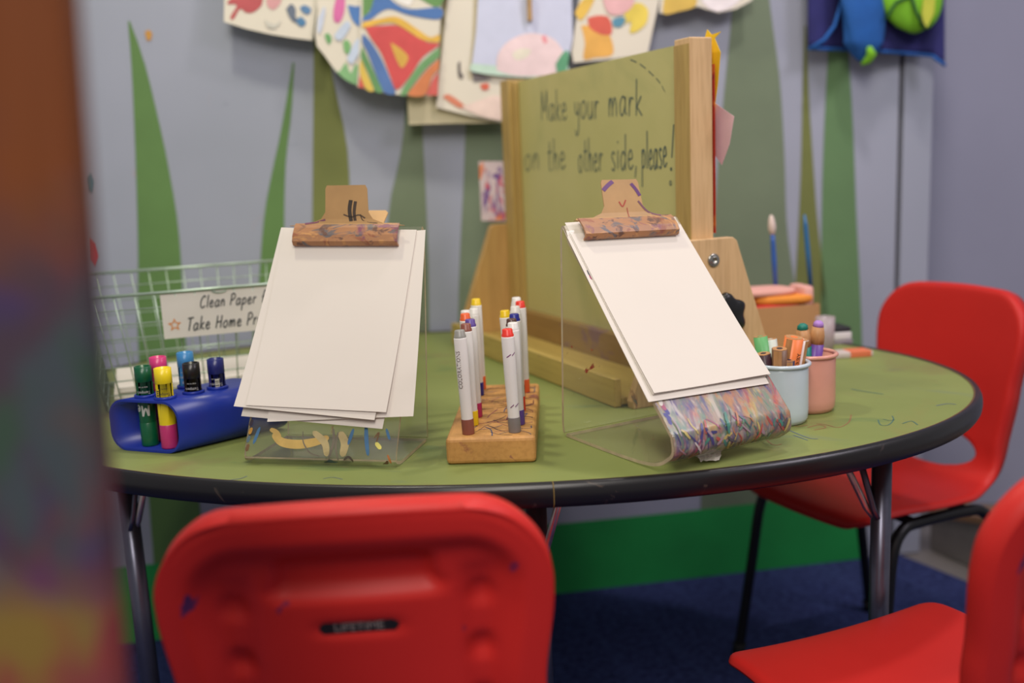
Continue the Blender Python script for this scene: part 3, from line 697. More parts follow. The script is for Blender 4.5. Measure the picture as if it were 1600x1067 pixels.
def marker(px, py, h, plug, cap, txt, label, tilt=(0,0), inked=None):
    loc = B0+bd*(px-.040*py)+bn*py+Vector((0,0,BH))
    r = thing('marker', label, 'marker', tuple(loc), byaw, 'markers standing in the wooden block')
    r.rotation_euler = (tilt[0],tilt[1],byaw)
    R = .0087
    m = MB(); m.lathe([(0,-.0),(R-.0002,.0),(R,.001),(R,.021),(R*.99,.0215),(0,.0215)], 20); m.build('cap', mm[cap], r)
    m = MB(); m.lathe([(R*.94,.0213),(R*.96,.05),(R*1.03,.085),(R*1.04,h-.012),(R*1.0,h-.0105),(0,h-.0105)], 20); bar = m.build('barrel', white_pl, r)
    m = MB(); m.lathe([(R*.98,h-.0106),(R*.96,h-.0075),(R*.86,h-.0065),(R*.82,h-.001),(R*.7,h),(0,h)], 20); m.build('end_plug', mm[plug], r)
    def cyl(a, z): return (math.sin(a)*R*1.05*1.01, -math.cos(a)*R*1.05*1.01, z)
    if txt:
        m = MB(); print_text(m, 'COLORATIONS', .0088, lambda x,y: cyl(-y/R-.45, .092+x*.85)); m.build('lettering', mat('marker_print',(96,80,76),.5), bar)
    if inked:
        for (a,z,wd,ht) in inked:
            m = MB(); m.grid(lambda i,j: cyl(a+wd*i/R, z+ht*j+.004*i), 6, 2); m.build('ink_mark', mat('marker_ink',(120,50,110),.5), bar)
    return r
lx, rx = .031, BW-.028
Lr = [('grey','brown'),('brown','yellow'),('purple','magenta'),('orange','green'),('white','red'),('white','blue'),('yellow','orange')]
for i, (a, b) in enumerate(Lr):
    lab = ['grey ended marker with brown cap at the front of the left row','brown ended marker second from the front in the left row','purple ended marker third in the left row behind the brown one','orange ended marker in the left row just in front of the white ended ones','white ended marker in the left row directly behind the orange one','white ended marker in the left row directly before the last yellow one','yellow ended marker at the back of the left row'][i]
    marker(lx+[0,.004,.008,.000,-.002,.006,.008][i], .022+i*.047, [.146,.147,.146,.148,.146,.142,.151][i], a, b, i == 0, lab, (0,[-.035,-.02,-.02,-.03,-.03,-.01,-.01][i]), None if i else None)
Rw = [('red','silver'),('white','purple'),('dark brown','purple'),('blue','red'),('yellow','orange'),('white','brown'),('red','orange'),('white','yellow')]
for i, (a, b) in enumerate(Rw):
    lab = ['red ended marker with grey cap at the front of the right row','white ended marker second from the front of the right row','dark brown ended marker behind the front white one in the right row','blue ended marker in the middle of the right row','yellow ended marker leaning left in the right row','white ended marker behind the yellow one in the right row','red ended marker near the back of the right row','white ended marker at the very back of the right row'][i]
    marker(rx+[0,.006,.004,.008,-.002,.008,.016,.010][i], .024+i*.041, [.145,.147,.146,.147,.147,.147,.149,.150][i], a, b, False, lab, (0,[-.03,-.02,-.02,-.02,-.05,-.01,-.01,-.01][i]), [(-.35,.106,.006,.0015),(.5,.108,.005,.0015),(-.35,.036,.005,.0012),(.4,.037,.006,.0012)] if i == 0 else None)

# --- blue holder with paint sticks
H0 = at(196,704,TZ); Hw = Vector((math.cos(math.radians(-21)),math.sin(math.radians(-21)),0)); Ha = Vector((math.cos(math.radians(43)),math.sin(math.radians(43)),0))
HWD, HLEN, HHT = .130, .185, .080
def hp(u, v, z): return H0+Hw*(u-.024)+Ha*v+Vector((0,0,z))
blue_pl = mat('blue_plastic',(24,48,150),.35,var=.05)
root = thing('paint_stick_holder', 'dark blue plastic open ended holder for paint sticks', 'holder', tuple(H0))
def hl(u,v,z): return tuple(hp(u,v,z)-H0)
def rr(u0,u1,z0,z1,r,n=6):
    out = []
    for cx,cy,a0 in ((u1-r,z1-r,0),(u0+r,z1-r,PI/2),(u0+r,z0+r,PI),(u1-r,z0+r,1.5*PI)):
        for k in range(n+1): a = a0+PI/2*k/n; out.append((cx+r*math.cos(a),cy+r*math.sin(a)))
    return out
O = rr(0,HWD,0.0005,HHT,.028); I = rr(.0035,HWD-.0035,.004,HHT-.0035,.0245)
m = MB()
m.loft([[hl(u,0,z) for u,z in O],[hl(u,HLEN,z) for u,z in O]],0,True,False); m.loft([[hl(u,0,z) for u,z in I],[hl(u,HLEN,z) for u,z in I]],0,True,False)
n = len(O)
for v in (0,HLEN):
    m.add([hl(u,v,z) for u,z in O]+[hl(u,v,z) for u,z in I], [(i,(i+1)%n,n+(i+1)%n,n+i) for i in range(n)])
m.build('tube_body', blue_pl, root)
stick_pos = []
SP = [(.040,.027),(.084,.021),(.030,.060),(.084,.066),(.030,.104),(.084,.106)]
for (u,v) in SP:
    m = MB(); q = Vector(hl(u,v,HHT)); m.lathe([(.0135,-.002),(.0165,-.002),(.0165,.003),(.0155,.0045),(.0135,.0045)], 24, 0, Matrix.Translation(q)); m.build('ring_collar', blue_pl, root)
cols = [('green',(10,84,52),(10,90,56),'dark green paint stick at the open end, left of the yellow one'),('yellow',(236,210,30),(190,50,110),'yellow paint stick with magenta lower cap at the open end of the holder'),
        ('pink',(206,58,120),(206,58,120),'pink paint stick half hidden behind the yellow one'),('black',(26,24,24),(26,24,24),'black paint stick in the middle of the front row'),
        ('sky_blue',(62,134,190),(62,134,190),'sky blue paint stick half hidden behind the black one'),('dark_blue',(36,42,110),(36,42,110),'dark blue paint stick at the far end of the front row')]
prt = mat('stick_print',(200,200,196),.5); prd = mat('stick_print_dark',(60,60,50),.5)
for i, ((u,v),(nm,c1_,c2_,lab)) in enumerate(zip(SP,cols)):
    q = hp(u,v,.0045); h = .122 if i not in (2,4) else .131
    s = thing('paint_stick', lab, 'paint stick', tuple(q), -.3, 'paint sticks in the blue holder')
    R = .0128
    mb_ = mat('stick_'+nm, c1_, .3, var=.03); mc_ = mat('stick_cap_'+nm, c2_, .3, var=.03)
    m = MB(); m.lathe([(0,0),(R*.96,0),(R,.002),(R,.036),(R*.97,.0365)], 24); m.build('lower_cap', mc_, s)
    m = MB(); m.lathe([(R*.97,.0365),(R*.97,h-.022),(R*.97,h-.0225)], 24); b_ = m.build('barrel', mb_, s)
    m = MB(); m.lathe([(R*.97,h-.0225),(R,h-.022),(R*.99,h),(R*.86,h+.0005),(R*.84,h-.008),(0,h-.008)], 24); m.build('end_cup', mb_, s)
    m = MB()
    def cy(a,z): return (math.sin(a)*R*.985, -math.cos(a)*R*.985, z)
    for k, tx in enumerate(('Paint','Tempera','easy to use')):
        print_text(m, tx, [.0075,.0065,.0035][k], lambda x,y: cy(-x/R*.9+.45, h-.046+k*.008-y))
    if i == 0: letter(m, 'Me', lambda x,y: cy(-(x*.010-.011)/R+.1, .064-y*.009), .28)
    m.build('lettering', prd if i in (1,) else prt, b_)
    if i in (1,5):
        m = MB(); m.grid(lambda a,b: cy(-.55+a*.5 if i == 1 else .35+a*.5, h-.056+b*.026), 4, 2)
        bl = m.build('label_patch', mat('label_white',(225,220,200),.5) if i == 5 else mb_, s)
        m = MB()
        for k in range(9): m.grid(lambda a,b: (math.sin((-.5 if i == 1 else .38)+a*.42)*R*.99, -math.cos((-.5 if i == 1 else .38)+a*.42)*R*.99, h-.053+k*.0024+b*(.0007+.0005*(k%3))), 3, 1)
        m.build('bar_stripes', prd, bl)

# --- pencil cups
enamel_b = mat('enamel_pale_blue',(200,214,222),.22,var=.02); enamel_p = mat('enamel_salmon',(222,158,140),.25,var=.03)
def cup(p, m_, label, R=.0415, h=.094):
    r = thing('pencil_cup', label, 'cup', tuple(p), 0)
    m = MB(); m.lathe([(0,.0015),(R*.78,.0),(R*.88,.0015),(R*.96,.008),(R*.985,.02),(R*.98,h-.012),(R*.97,h-.006),(R*.93,h-.006),(R*.93,.02),(R*.85,.008),(0,.006)], 48); m.build('cup_body', m_, r)
    m = MB(); rings = []
    m.lathe([(R*.99+.0035*math.cos(a), h-.004+.0032*math.sin(a)) for a in (2*PI*k/10 for k in range(11))], 48); m.build('rolled_rim', m_, r)
    return r
cA = at(1227,668,TZ); cA = Vector((cA.x+.004,cA.y+.040,TZ)); cB = at(1284,649,TZ); cB = Vector((cB.x-.012+.004,cB.y+.042,TZ))
cup(cA, enamel_b, 'pale blue enamel cup of chunky pencils beside the right stand'); cup(cB, enamel_p, 'salmon pink enamel cup of pencils behind the pale blue cup')
rawwood = wood('pencil_wood',(204,150,98),.8,(1,1,.1),60)
def pencil(base, tip, r, colr, kind, label, group, dark=None):
    base = Vector(base); tip = Vector(tip); d = (tip-base); L = d.length
    o = thing('pencil', label, 'pencil', tuple(base), 0, group)
    o.rotation_euler = d.to_track_quat('Z','Y').to_euler()
    cm = mat('pencil_'+'_'.join(str(v) for v in colr), colr, .4, var=.04)
    def hexr(rad, z, f=1, n=18): return [(rad*(1-.06*math.cos(6*PI*2*k/n/1.0))*math.cos(2*PI*k/n), rad*(1-.06*math.cos(6*PI*2*k/n))*math.sin(2*PI*k/n), z) for k in range(n)]
    m = MB()
    if kind == 'tip':
        m.loft([hexr(r,0),hexr(r,L-.036)],0,True); b = m.build('barrel', cm, o)
        m = MB(); m.loft([hexr(r,L-.036),hexr(r*.96,L-.022),hexr(r*.72,L-.009)],0,True); m.build('sharpened_wood', rawwood, o)
        m = MB(); m.loft([hexr(r*.70,L-.0092),hexr(r*.62,L-.003),hexr(r*.35,L)],0,True); m.build('lead', mat('lead_'+'_'.join(str(v) for v in (dark or colr)), dark or colr, .5), o)
    else:
        n = 18; ring0, ring1 = hexr(r,0), hexr(r,L)
        m.loft([ring0,ring1],0,True,True)
        b = m.build('barrel', cm, o)
        st = MB(); k0, k1 = (11,14) if kind == 'band' else (8,10)
        A = [hexr(r*1.02,z) for z in (.0,L-.0005)]
        st.add([A[0][k%n] for k in range(k0,k1+1)]+[A[1][k%n] for k in range(k0,k1+1)], [(i,i+1,(k1-k0+1)+i+1,(k1-k0+1)+i) for i in range(k1-k0)])
        st.build('bare_wood_strip', rawwood, o)
        m = MB(); m.loft([hexr(r*.93,L),hexr(r*.92,L+.0008)],0,False); m.build('cut_end', rawwood, o)
        m = MB(); m.loft([hexr(r*.4,L+.0006),hexr(r*.38,L+.0013)],0,False); m.build('lead', mat('lead_'+'_'.join(str(v) for v in (dark or colr)), dark or colr, .5), o)
        if kind == 'print':
            m = MB(); print_text(m, 'FERBY', .011, lambda x,y: (math.sin(-y/r-.2)*r*1.05, -math.cos(-y/r-.2)*r*1.05, L-.034+x*.9)); 
            if m.v: m.build('lettering', mat('pencil_print',(40,34,24),.5), b)
    return o
ga = 'chunky pencils in the pale blue cup'; gb = 'pencils in the salmon pink cup'
A = lambda x,y,z: cA+Vector((x,y,z))
pencil(A(-.012,.006,.012), A(-.026,.020,.128), 0.0107, (98,170,104), 'band', 'light green pencil at the left of the pale blue cup', ga)
pencil(A(-.018,-.008,.012), A(-.030,-.014,.108), 0.0107, (62,36,44), 'band', 'short dark plum pencil end at the left rim of the pale blue cup', ga)
pencil(A(-.006,-.010,.012), A(-.008,-.022,.116), 0.0116, (112,80,56), 'band', 'dark metallic brown pencil standing in front in the pale blue cup', ga, (60,50,46))
pencil(A(.0,.012,.012), A(-.010,.026,.122), 0.0104, (196,206,196), 'band', 'pale mint pencil end at the back of the pale blue cup', ga)
pencil(A(.002,.004,.012), A(.017,-.010,.130), 0.0140, (240,128,64), 'print', 'thick orange pencil with black lettering leaning right in the pale blue cup', ga)
pencil(A(.016,.010,.012), A(.032,.004,.124), 0.0104, (228,218,212), 'band', 'white pencil behind the orange one in the pale blue cup', ga)
pencil(A(.004,-.014,.012), A(.006,-.022,.098), 0.0085, (60,54,80), 'band', 'short navy pencil end low in front in the pale blue cup', ga)
Bq = lambda x,y,z: cB+Vector((x,y,z))
pencil(Bq(-.006,.0,.012), Bq(-.014,-.012,.140), 0.0122, (16,122,104), 'tip', 'teal pencil point up in the salmon pink cup', gb)
pencil(Bq(.002,.008,.012), Bq(.014,-.004,.142), 0.0122, (112,70,158), 'tip', 'purple pencil point up in the salmon pink cup', gb, (176,130,206))

# --- big tabletop easel
E0 = Vector((.305,1.653,TZ)); Ed = Vector((-.406,.914,0)); En = Vector((-.914,-.406,0)); EL, EH = .757, .592
eyaw = math.atan2(-Ed.y,-Ed.x)      # local +x runs from the far end to the near end, local -y faces the viewer's left
EF = E0+Ed*EL
root = thing('tabletop_easel', 'large wooden tabletop easel with olive green board and handwriting', 'easel', tuple(EF), eyaw)
lw = wood('easel_wood',(222,184,134),.88,(1,1,.08),16,.5)
lwy = wood('easel_wood_olive',(192,160,92),.84,(1,1,.08),14,.5)  # olive wood tone for the far post and the near post's front
lwb = wood('easel_wood_bracket',(206,164,100),.84,(1,1,.08),14,.5)
tray_w = wood('tray_wood',(196,168,92),.84,(.08,1,1),14,.5,((150,110,90),),.33)
rail_w = wood('rail_wood',(160,126,72),.84,(.08,1,1),14,.5,((130,96,100),),.42)
t = NT('olive_board')
c = t.ramp(t.noise(3.5,4), [(.3,rgba((192,185,118))),(.7,rgba((203,194,130)))])
c = t.mix(t.mask(5,.55,.7,None,5,1.), c, t.mix(.3,c,rgba((150,158,100))))
t.base(c); t.b.inputs['Roughness'].default_value = .38; board_m = t.m
PT = .044
m = MB(); m.box((EL/2,.030,(.062+EH-.004)/2),(EL-2*PT+.004,.012,EH-.004-.062)); board = m.build('board', board_m, root)
m = MB(); m.box((EL-PT/2,PT/2,EH/2+.002),(PT,PT,EH-.004)); m.build('post', [lw], root, bevel=.002)
m = MB(); m.box((PT/2,PT/2,EH/2+.002),(PT,PT,EH-.004)); m.box((PT+.004,.018,EH/2+.03),(.006,.012,EH-.07)); m.build('post', lwy, root, bevel=.002)
m = MB(); m.box((EL-PT/2,-.0008,EH/2+.02),(PT*.98,.001,EH-.06)); m.build('post_face', lwy, root)  # thin olive-toned sheet over the near post's front face
m = MB(); m.box((EL/2,.022,.040),(EL-2*PT,.036,.060)); m.build('lower_rail', rail_w, root, bevel=.002)
m = MB(); m.box((EL/2,-.068,.010),(EL-.01,.140,.012)); m.box((EL/2,-.145,.025),(EL-.01,.014,.048)); m.build('tray', tray_w, root, bevel=.002)
for x0, mm_, nm in ((EL+.0005,lw,0),(-.0185,lwb,1)):
    poly = [(-.130,.0),(.166,.0),(.166,.012),(.078,.262),(.070,.268),(-.030,.268),(-.038,.262),(-.132,.012)]
    m = MB(); m.prism(poly, lambda u,v,e: (x0+e,u,v), 0, .018); br = m.build('side_bracket', mm_, root, bevel=.0015)
    xs = x0+.018 if nm == 0 else x0
    sg = 1 if nm == 0 else -1
    T = Matrix.Translation((xs,.030,.232)) @ Matrix.Rotation(PI/2*sg,4,'Y')
    m = MB(); m.lathe([(.0115,-.001),(.0115,.0015),(.0095,.003),(.0075,.002),(.0062,.0035),(.0045,.0038),(.0042,.001),(0,.001)],24,0,T); m.build('bolt', mat('bolt_steel',(170,168,160),.25,.9), br)
    T = Matrix.Translation((xs,.040,.140)) @ Matrix.Rotation(PI/2*sg,4,'Y')
    m = MB(); R = []
    for rr_, z in ((.014,0),(.016,.010),(.032,.012),(.036,.018),(.035,.026),(.029,.030),(.010,.031)):
        R.append([(rr_*(1+(.10 if rr_ > .02 else .0)*math.cos(6*a))*math.cos(a), rr_*(1+(.10 if rr_ > .02 else 0)*math.cos(6*a))*math.sin(a), z) for a in (2*PI*k/84 for k in range(84))])
    m.loft(R,0,True,True,T); m.build('star_knob', mat('knob_black',(22,22,23),.35), br)
# handwriting on the board
def brd(x, z): return (x, .0234, z)
def board_xy(px, py):
    w_ = on(px,py,E0+En*(-.024),En); return (w_-EF).dot(-Ed), w_.z-TZ
ink = mat('board_ink',(58,84,88),.6)
def line(words, xh, pw):
    for txt,(xa,ya),xb,yb in words:
        x0,z0 = board_xy(xa,ya); x1,z1 = board_xy(xb,yb); L = text_len(txt); k = (x1-x0)/L
        m = MB()
        x_ = 0
        for ch in txt:
            wdt, strokes = G[ch]; jy = random.uniform(-.06,.06)
            for st in strokes:
                p = spline([((x_+a+.03*b)*k, (b+jy)*xh, 0) for a,b in st],5); Lf, Rt = [], []
                for i,q in enumerate(p):
                    tt = p[min(i+1,len(p)-1)]-p[max(i-1,0)]; tt = tt.normalized() if tt.length > 1e-9 else Vector((1,0,0)); nn = Vector((-tt.y,tt.x,0))*pw/2
                    for S,W_ in ((Lf,q+nn),(Rt,q-nn)): S.append(brd(x0+W_.x, z0+(z1-z0)*W_.x/max(1e-6,(x1-x0))+W_.y))
                nn_ = len(p); m.add(Lf+Rt, [(i,i+1,nn_+i+1,nn_+i) for i in range(nn_-1)])
            x_ += wdt+.12
        m.build('handwritten_word', ink, board)
line([('Make',(846,188),888,187),('your',(898,185),938,184),('mark',(951,182),1006,179)], .034, .0030)
line([('on',(820,267),846,266),('the',(856,266),886,265),('other',(904,268),944,266),('side,',(955,266),998,264),('please',(1003,264),1044,261),('!',(1047,262),1057,262)], .035, .0030)
x_, z_ = board_xy(1048,286); m = MB(); O_ = [(x_+.004*math.cos(a), z_+.0045*math.sin(a)) for a in (2*PI*k/16 for k in range(16))]; I_ = [(x_+.0022*math.cos(a), z_+.0027*math.sin(a)) for a in (2*PI*k/16 for k in range(16))]
m.add([brd(*q) for q in O_]+[brd(*q) for q in I_],[(k,(k+1)%16,16+(k+1)%16,16+k) for k in range(16)]); m.build('pen_ring', ink, board)
# faint pen arc at the top right of the board
m = MB(); pts = [board_xy(x,y) for x,y in ((982,92),(1000,100),(1018,115),(1032,130),(1041,147))]
P_ = spline([(x,z,0) for x,z in pts],4)
m.add([brd(p.x,p.y+.001) for p in P_]+[brd(p.x,p.y-.001) for p in P_], [(i,i+1,len(P_)+i+1,len(P_)+i) for i in range(0,len(P_)-1) if i%3])
m.build('pen_arc', ink, board)
# paper scraps taped behind the easel's near post
def rear(x, y, off=-.052): return on(x,y,E0+En*off,En)
def scrap(px, matl, name, label, cat, off, group=None):
    m = MB(); P3 = [on(x,y,E0+En*off-Ed*.0,En) for x,y in px]; m.add(P3, [tuple(range(len(P3)))]); o = m.build(name, matl, None, solid=.0006); return tag(o,label,cat,group)
scrap([(1100,130),(1101,60),(1105,46),(1112,54),(1127,49),(1117,60),(1126,82),(1122,130),(1114,190),(1106,190)], mat('yellow_paper',(240,196,30),.7), 'yellow_paper', 'torn yellow paper sticking up behind the near post of the easel', 'paper', -.056)
scrap([(1095,160),(1116,160),(1147,182),(1140,225),(1128,258),(1112,235),(1095,230)], mat('pink_tissue',(226,186,190),.8), 'pink_tissue_paper', 'pale pink tissue paper sticking out behind the near post of the easel', 'paper', -.06)
m = MB(); m.add([tuple(E0+Ed*a+En*(-.0495)+Vector((0,0,z))) for a,z in ((.002,.275),(.002,.55),(.30,.55),(.30,.275))], [(0,1,2,3)])
tag(m.build('painted_paper', paintmat('red_painted_sheet',(196,60,40),[(220,120,50),(150,40,60)],20,.4), None, solid=.0012), 'red painted sheet on the back of the easel, only its edge in view', 'paper')
# picture and clear sheet behind the far end of the easel
q0 = at(742,545,TZ); q0 = Vector((q0.x-.02,2.30,TZ))
far_p = EF+Ed*.03; 
def vplane(x,y,Y): d = ray(x,y); return Vector((0,0,HC))+d*(Y/d.y)
m = MB(); m.add([vplane(x,y,2.36) for x,y in ((748,252),(786,252),(790,345),(752,345))], [(0,1,2,3)])
tag(m.build('painted_card', paintmat('card_paint',(225,205,210),[(235,130,60),(120,80,150),(210,90,110)],30,.42,(1,1,.4)), None, solid=.001), 'small painted card with orange and purple marks behind the far end of the easel', 'picture')

# --- things behind the pencil cups
bx = at(1226,545,TZ); bx = Vector((bx.x-.014, bx.y+.02, TZ)); byw = math.radians(10)
root = thing('cardboard_box', 'small brown cardboard box with open top behind the pencil cups', 'box', tuple(bx), byw)
card = mat('cardboard',(190,142,96),.8,var=.06,scale=14)
bw, bdp, bh = .20, .12, .086
m = MB(); R = [(0,-.001),(0,bdp)]
for (c_,d_) in (((0,0.0015,bh/2),(bw,.003,bh)),((0,bdp-.0015,bh/2),(bw,.003,bh)),((-bw/2+.0015,bdp/2,bh/2),(.003,bdp-.006,bh)),((bw/2-.0015,bdp/2,bh/2),(.003,bdp-.006,bh)),((0,bdp/2,.0015),(bw-.006,bdp-.006,.003))): m.box(c_,d_)
m.build('box_body', card, root)
def bl(u,v,z): return bx+Matrix.Rotation(byw,3,'Z')@Vector((u,v,z))
RB = random.Random(5)
def lump(name, label, c_, d_, colr, cat, rot=0, seed=1):
    r_ = random.Random(seed); M = Matrix.Translation(bl(*c_)) @ Matrix.Rotation(byw+rot,4,'Z')
    m = MB(); R = []
    for z,k in ((-.5,.86),(-.42,.97),(0,1.0),(.42,.97),(.5,.88)):
        R.append([(d_[0]/2*k*math.copysign(abs(math.cos(a))**.5,math.cos(a))*(1+.04*math.sin(3*a+seed)), d_[1]/2*k*math.copysign(abs(math.sin(a))**.5,math.sin(a))*(1+.04*math.cos(2*a+seed)), d_[2]*z) for a in (2*PI*i/40 for i in range(40))])
    m.loft(R,0,True,True,M); return tag(m.build(name, colr, None), label, cat, 'foam sponges heaped in the cardboard box')
pk = mat('foam_pink',(232,172,160),.9,var=.05,bump=.4); og = mat('foam_orange',(240,150,60),.9,var=.06,bump=.4); rd = mat('foam_red',(214,64,54),.9,var=.06,bump=.4); pp = mat('foam_purple',(170,110,150),.9,var=.06,bump=.4)
lump('foam_sponge','red foam sponge low in the cardboard box', (.012,.050,0.0800),(.12,.09,.018), rd, 'sponge', .05, 1)
lump('foam_sponge','orange foam sponge lying on the red one in the box', (.030,.050,0.0980),(.135,.09,.017), og, 'sponge', -.06, 2)
lump('foam_sponge','pale pink foam sponge lying topmost in the box', (-.005,.055,0.1135),(.13,.085,.013), pk, 'sponge', .08, 3)
lump('foam_sponge','mauve foam sponge at the left end of the box', (-.072,.050,0.0900),(.05,.08,.022), pp, 'sponge', .2, 4)
lump('foam_sponge','pale pink foam block hanging over the right end of the box', (.082,.05,0.0990),(.028,.08,.045), pk, 'sponge', 0, 5)
def brush(x0, y0, x1, y1, Y, bristle, label):
    a = vplane(x0,y0,Y); b = vplane(x1,y1,Y); d = (a-b)
    o = thing('paintbrush', label, 'paintbrush', tuple(b), 0, 'paintbrushes standing in the cardboard box'); L = d.length
    o.rotation_euler = d.to_track_quat('Z','Y').to_euler()
    m = MB(); e = L-.042 if bristle else L
    m.tube([(0,0,0),(0,0,e*.5),(0,0,e*.85),(0,0,e)], .004, 12, radii=[.0045,.0055,.005,.0045 if bristle else .002]); m.build('handle', mat('brush_blue',(52,96,176),.35) if bristle else mat('brush_teal',(50,110,160),.35), o)
    if bristle:
        m = MB(); m.lathe([(.0045,e),(.0075,e+.010),(.0085,e+.018),(.006,e+.034),(.002,L)],14,0,None,True); m.build('bristles', mat('bristle',(226,206,196),.8), o)
    return o
bY = bl(0,.102,0).y
brush(1205,336,1212,450, bl(-.03,.108,0).y, True, 'blue paintbrush with white bristles up, behind the box sponges')
brush(1257,335,1267,450, bl(.05,.108,0).y, False, 'thin blue paintbrush with bare handle end up, right of the bristled brush')
p = at(1290,552,TZ); p = Vector((p.x+.008,p.y+.03,TZ))
root = thing('clear_cup', 'small cloudy clear plastic cup right of the cardboard box', 'cup', tuple(p))
t = NT('cloudy_plastic'); t.base(rgba((205,190,195))); t.b.inputs['Alpha'].default_value = .55; t.b.inputs['Roughness'].default_value = .3
m = MB(); m.lathe([(0,.001),(.017,.0),(.0195,.07),(.0185,.07),(.016,.003),(0,.003)],24); m.build('cup_wall', t.m, root)
p = at(1318,541,TZ); 
root = thing('ink_pad', 'white ink pad with black lid near the back edge of the table', 'ink pad', (p.x,p.y+.02,TZ), math.radians(8))
m = MB(); m.box((0,.03,.018),(.052,.06,.016)); m.build('base', mat('pad_white',(230,222,222),.5), root, bevel=.003)
m = MB(); m.box((0,.03,.0315),(.050,.058,.010)); m.build('lid', mat('pad_black',(40,36,42),.5), root, bevel=.003)
m = MB(); m.box((0,.03,.005),(.056,.062,.010)); m.build('tray', mat('pad_grey',(150,140,146),.5), root, bevel=.002)
p = at(1322,555,TZ)
m = MB(); m.box((0,0,.006),(.09,.035,.012)); ob = m.build('eraser', [mat('eraser_white',(205,190,184),.6)], None, bevel=.003); ob.location = (p.x,p.y-.012,TZ); ob.rotation_euler = (0,0,math.radians(9))
tag(ob,'flat white eraser with orange band in front of the ink pad','eraser')
m = MB(); m.box((.018,0,.0063),(.046,.0355,.0126)); m.build('sleeve', mat('sleeve_orange',(222,118,78),.6), ob, bevel=.002)

# ================================================================== WIRE BASKET, SIGN, PAPER
K0 = at(167,645,TZ); kyaw = math.radians(21); KR = Matrix.Rotation(kyaw,3,'Z')
root = thing('wire_basket', 'silver green wire mesh basket at the left back of the table', 'basket', tuple(K0), kyaw)
wire = mat('wire_zinc',(172,190,172),.35,.6,.1)
KW, KD, KH = .40, .24, .205
def kb(u, v, w_):    # box flaring a little toward the rim
    f = w_*.035; return ((-f)+(KW+2*f)*u, (-f)+(KD+2*f)*v, .004+w_*(KH+.016*v))
def wires(segs, r):
    m = MB()
    for s in segs: m.tube(s, r, 6)
    return m
fr_, bk_, sd_ = [], [], []
NX, NZ, NY = 14, 8, 8
for i in range(1,NX): fr_.append([kb(i/NX,0,0),kb(i/NX,0,1)]); bk_.append([kb(i/NX,1,0),kb(i/NX,1,1)])
for k in range(1,NZ): fr_.append([kb(0,0,k/NZ),kb(1,0,k/NZ)]); bk_.append([kb(0,1,k/NZ),kb(1,1,k/NZ)])
for i in range(1,NY):
    for u in (0,1): sd_.append([kb(u,i/NY,0),kb(u,i/NY,1)])
for k in range(1,NZ):
    for u in (0,1): sd_.append([kb(u,0,k/NZ),kb(u,1,k/NZ)])
wires(fr_,.0012).build('front_mesh', wire, root); wires(bk_,.0012).build('back_mesh', wire, root); wires(sd_,.0012).build('side_mesh', wire, root)
fl = [[kb(i/NX,0,0),kb(i/NX,1,0)] for i in range(1,NX)]+[[kb(0,i/NY,0),kb(1,i/NY,0)] for i in range(1,NY)]
wires(fl,.0012).build('bottom_mesh', wire, root)
fm = []
for w_ in (0,1): fm += [[kb(0,0,w_),kb(1,0,w_)],[kb(1,0,w_),kb(1,1,w_)],[kb(1,1,w_),kb(0,1,w_)],[kb(0,1,w_),kb(0,0,w_)]]
for u in (0,1):
    for v in (0,1): fm.append([kb(u,v,0),kb(u,v,1)])
wires(fm,.0032).build('frame', wire, root)
def kw(u,v,z): return K0+KR@Vector((u,v,z))
gp = 'clean paper in the wire basket'
for i,(u,v,z,rot,lab) in enumerate(((.20,.121,.0105,.0,'bottom bundle of clean paper in the wire basket'),(.198,.12,.0225,-.012,'middle bundle of clean paper in the wire basket'),(.203,.119,.0345,.015,'top bundle of clean paper in the wire basket'))):
    m = MB(); M = Matrix.Translation(kw(u,v,z)) @ Matrix.Rotation(kyaw+rot,4,'Z')
    m.grid(lambda a,b: ((a-.5)*.365,(b-.5)*.215,.0015*math.sin(a*5+i)), 12, 6, M=M, sm=False); tag(m.build('paper_bundle', paper_m, None, solid=.0095), lab, 'paper', gp)
# sign wired to the front of the basket
def on_front(x,y): return on(x,y,kw(0,-.034,.1),KR@Vector((0,1,0)))
s00 = on_front(257,530); s01 = on_front(257,455); sx = KR@Vector((1,0,0)); SH = (s01-s00).length; SWD = .275
root = thing('sign', 'white paper sign with orange star tied to the wire basket', 'sign', tuple(s00), kyaw)
sg = paintmat('sign_paper',(228,222,210),[(226,180,205)],9,.30,(1,1,1),.5)
m = MB(); m.box((SWD/2,0,SH/2),(SWD,.001,SH)); m.build('sign_sheet', sg, root)
m = MB(); k = .0148
def sgl(txt, x0, z0, xh, pw):
    letter(m, txt, lambda a,b: (x0+a*xh*.78, -.0012, z0+b*xh), pw, 0, .26, .16, .02)
zz = SH/75
sgl('Clean Paper for', .064, 75*zz-31*zz, .0117, .21); sgl('Take Home Projects', .038, 10*zz, .0125, .21)
m.build('lettering', mat('sign_ink',(52,58,60),.6), root)
m = MB(); S5 = [(math.cos(PI/2+i*PI/5)*(1 if i%2==0 else .45), math.sin(PI/2+i*PI/5)*(1 if i%2==0 else .45)) for i in range(10)]
cx_, cz_, r1, r2 = .0195, 21*zz, .0122, .0072
m.add([(cx_+a*r1,-.0012,cz_+b*r1) for a,b in S5]+[(cx_+a*r2,-.0012,cz_+b*r2) for a,b in S5], [(i,(i+1)%10,10+(i+1)%10,10+i) for i in range(10)])
m.build('star_outline', mat('star_orange',(214,138,66),.6), root)
m = MB(); m.tube([(.10+.012*math.cos(a), -.002, SH-.006+.004*math.sin(a)) for a in (2*PI*k/16 for k in range(17))], .0012, 6); m.build('tie', wire, root)

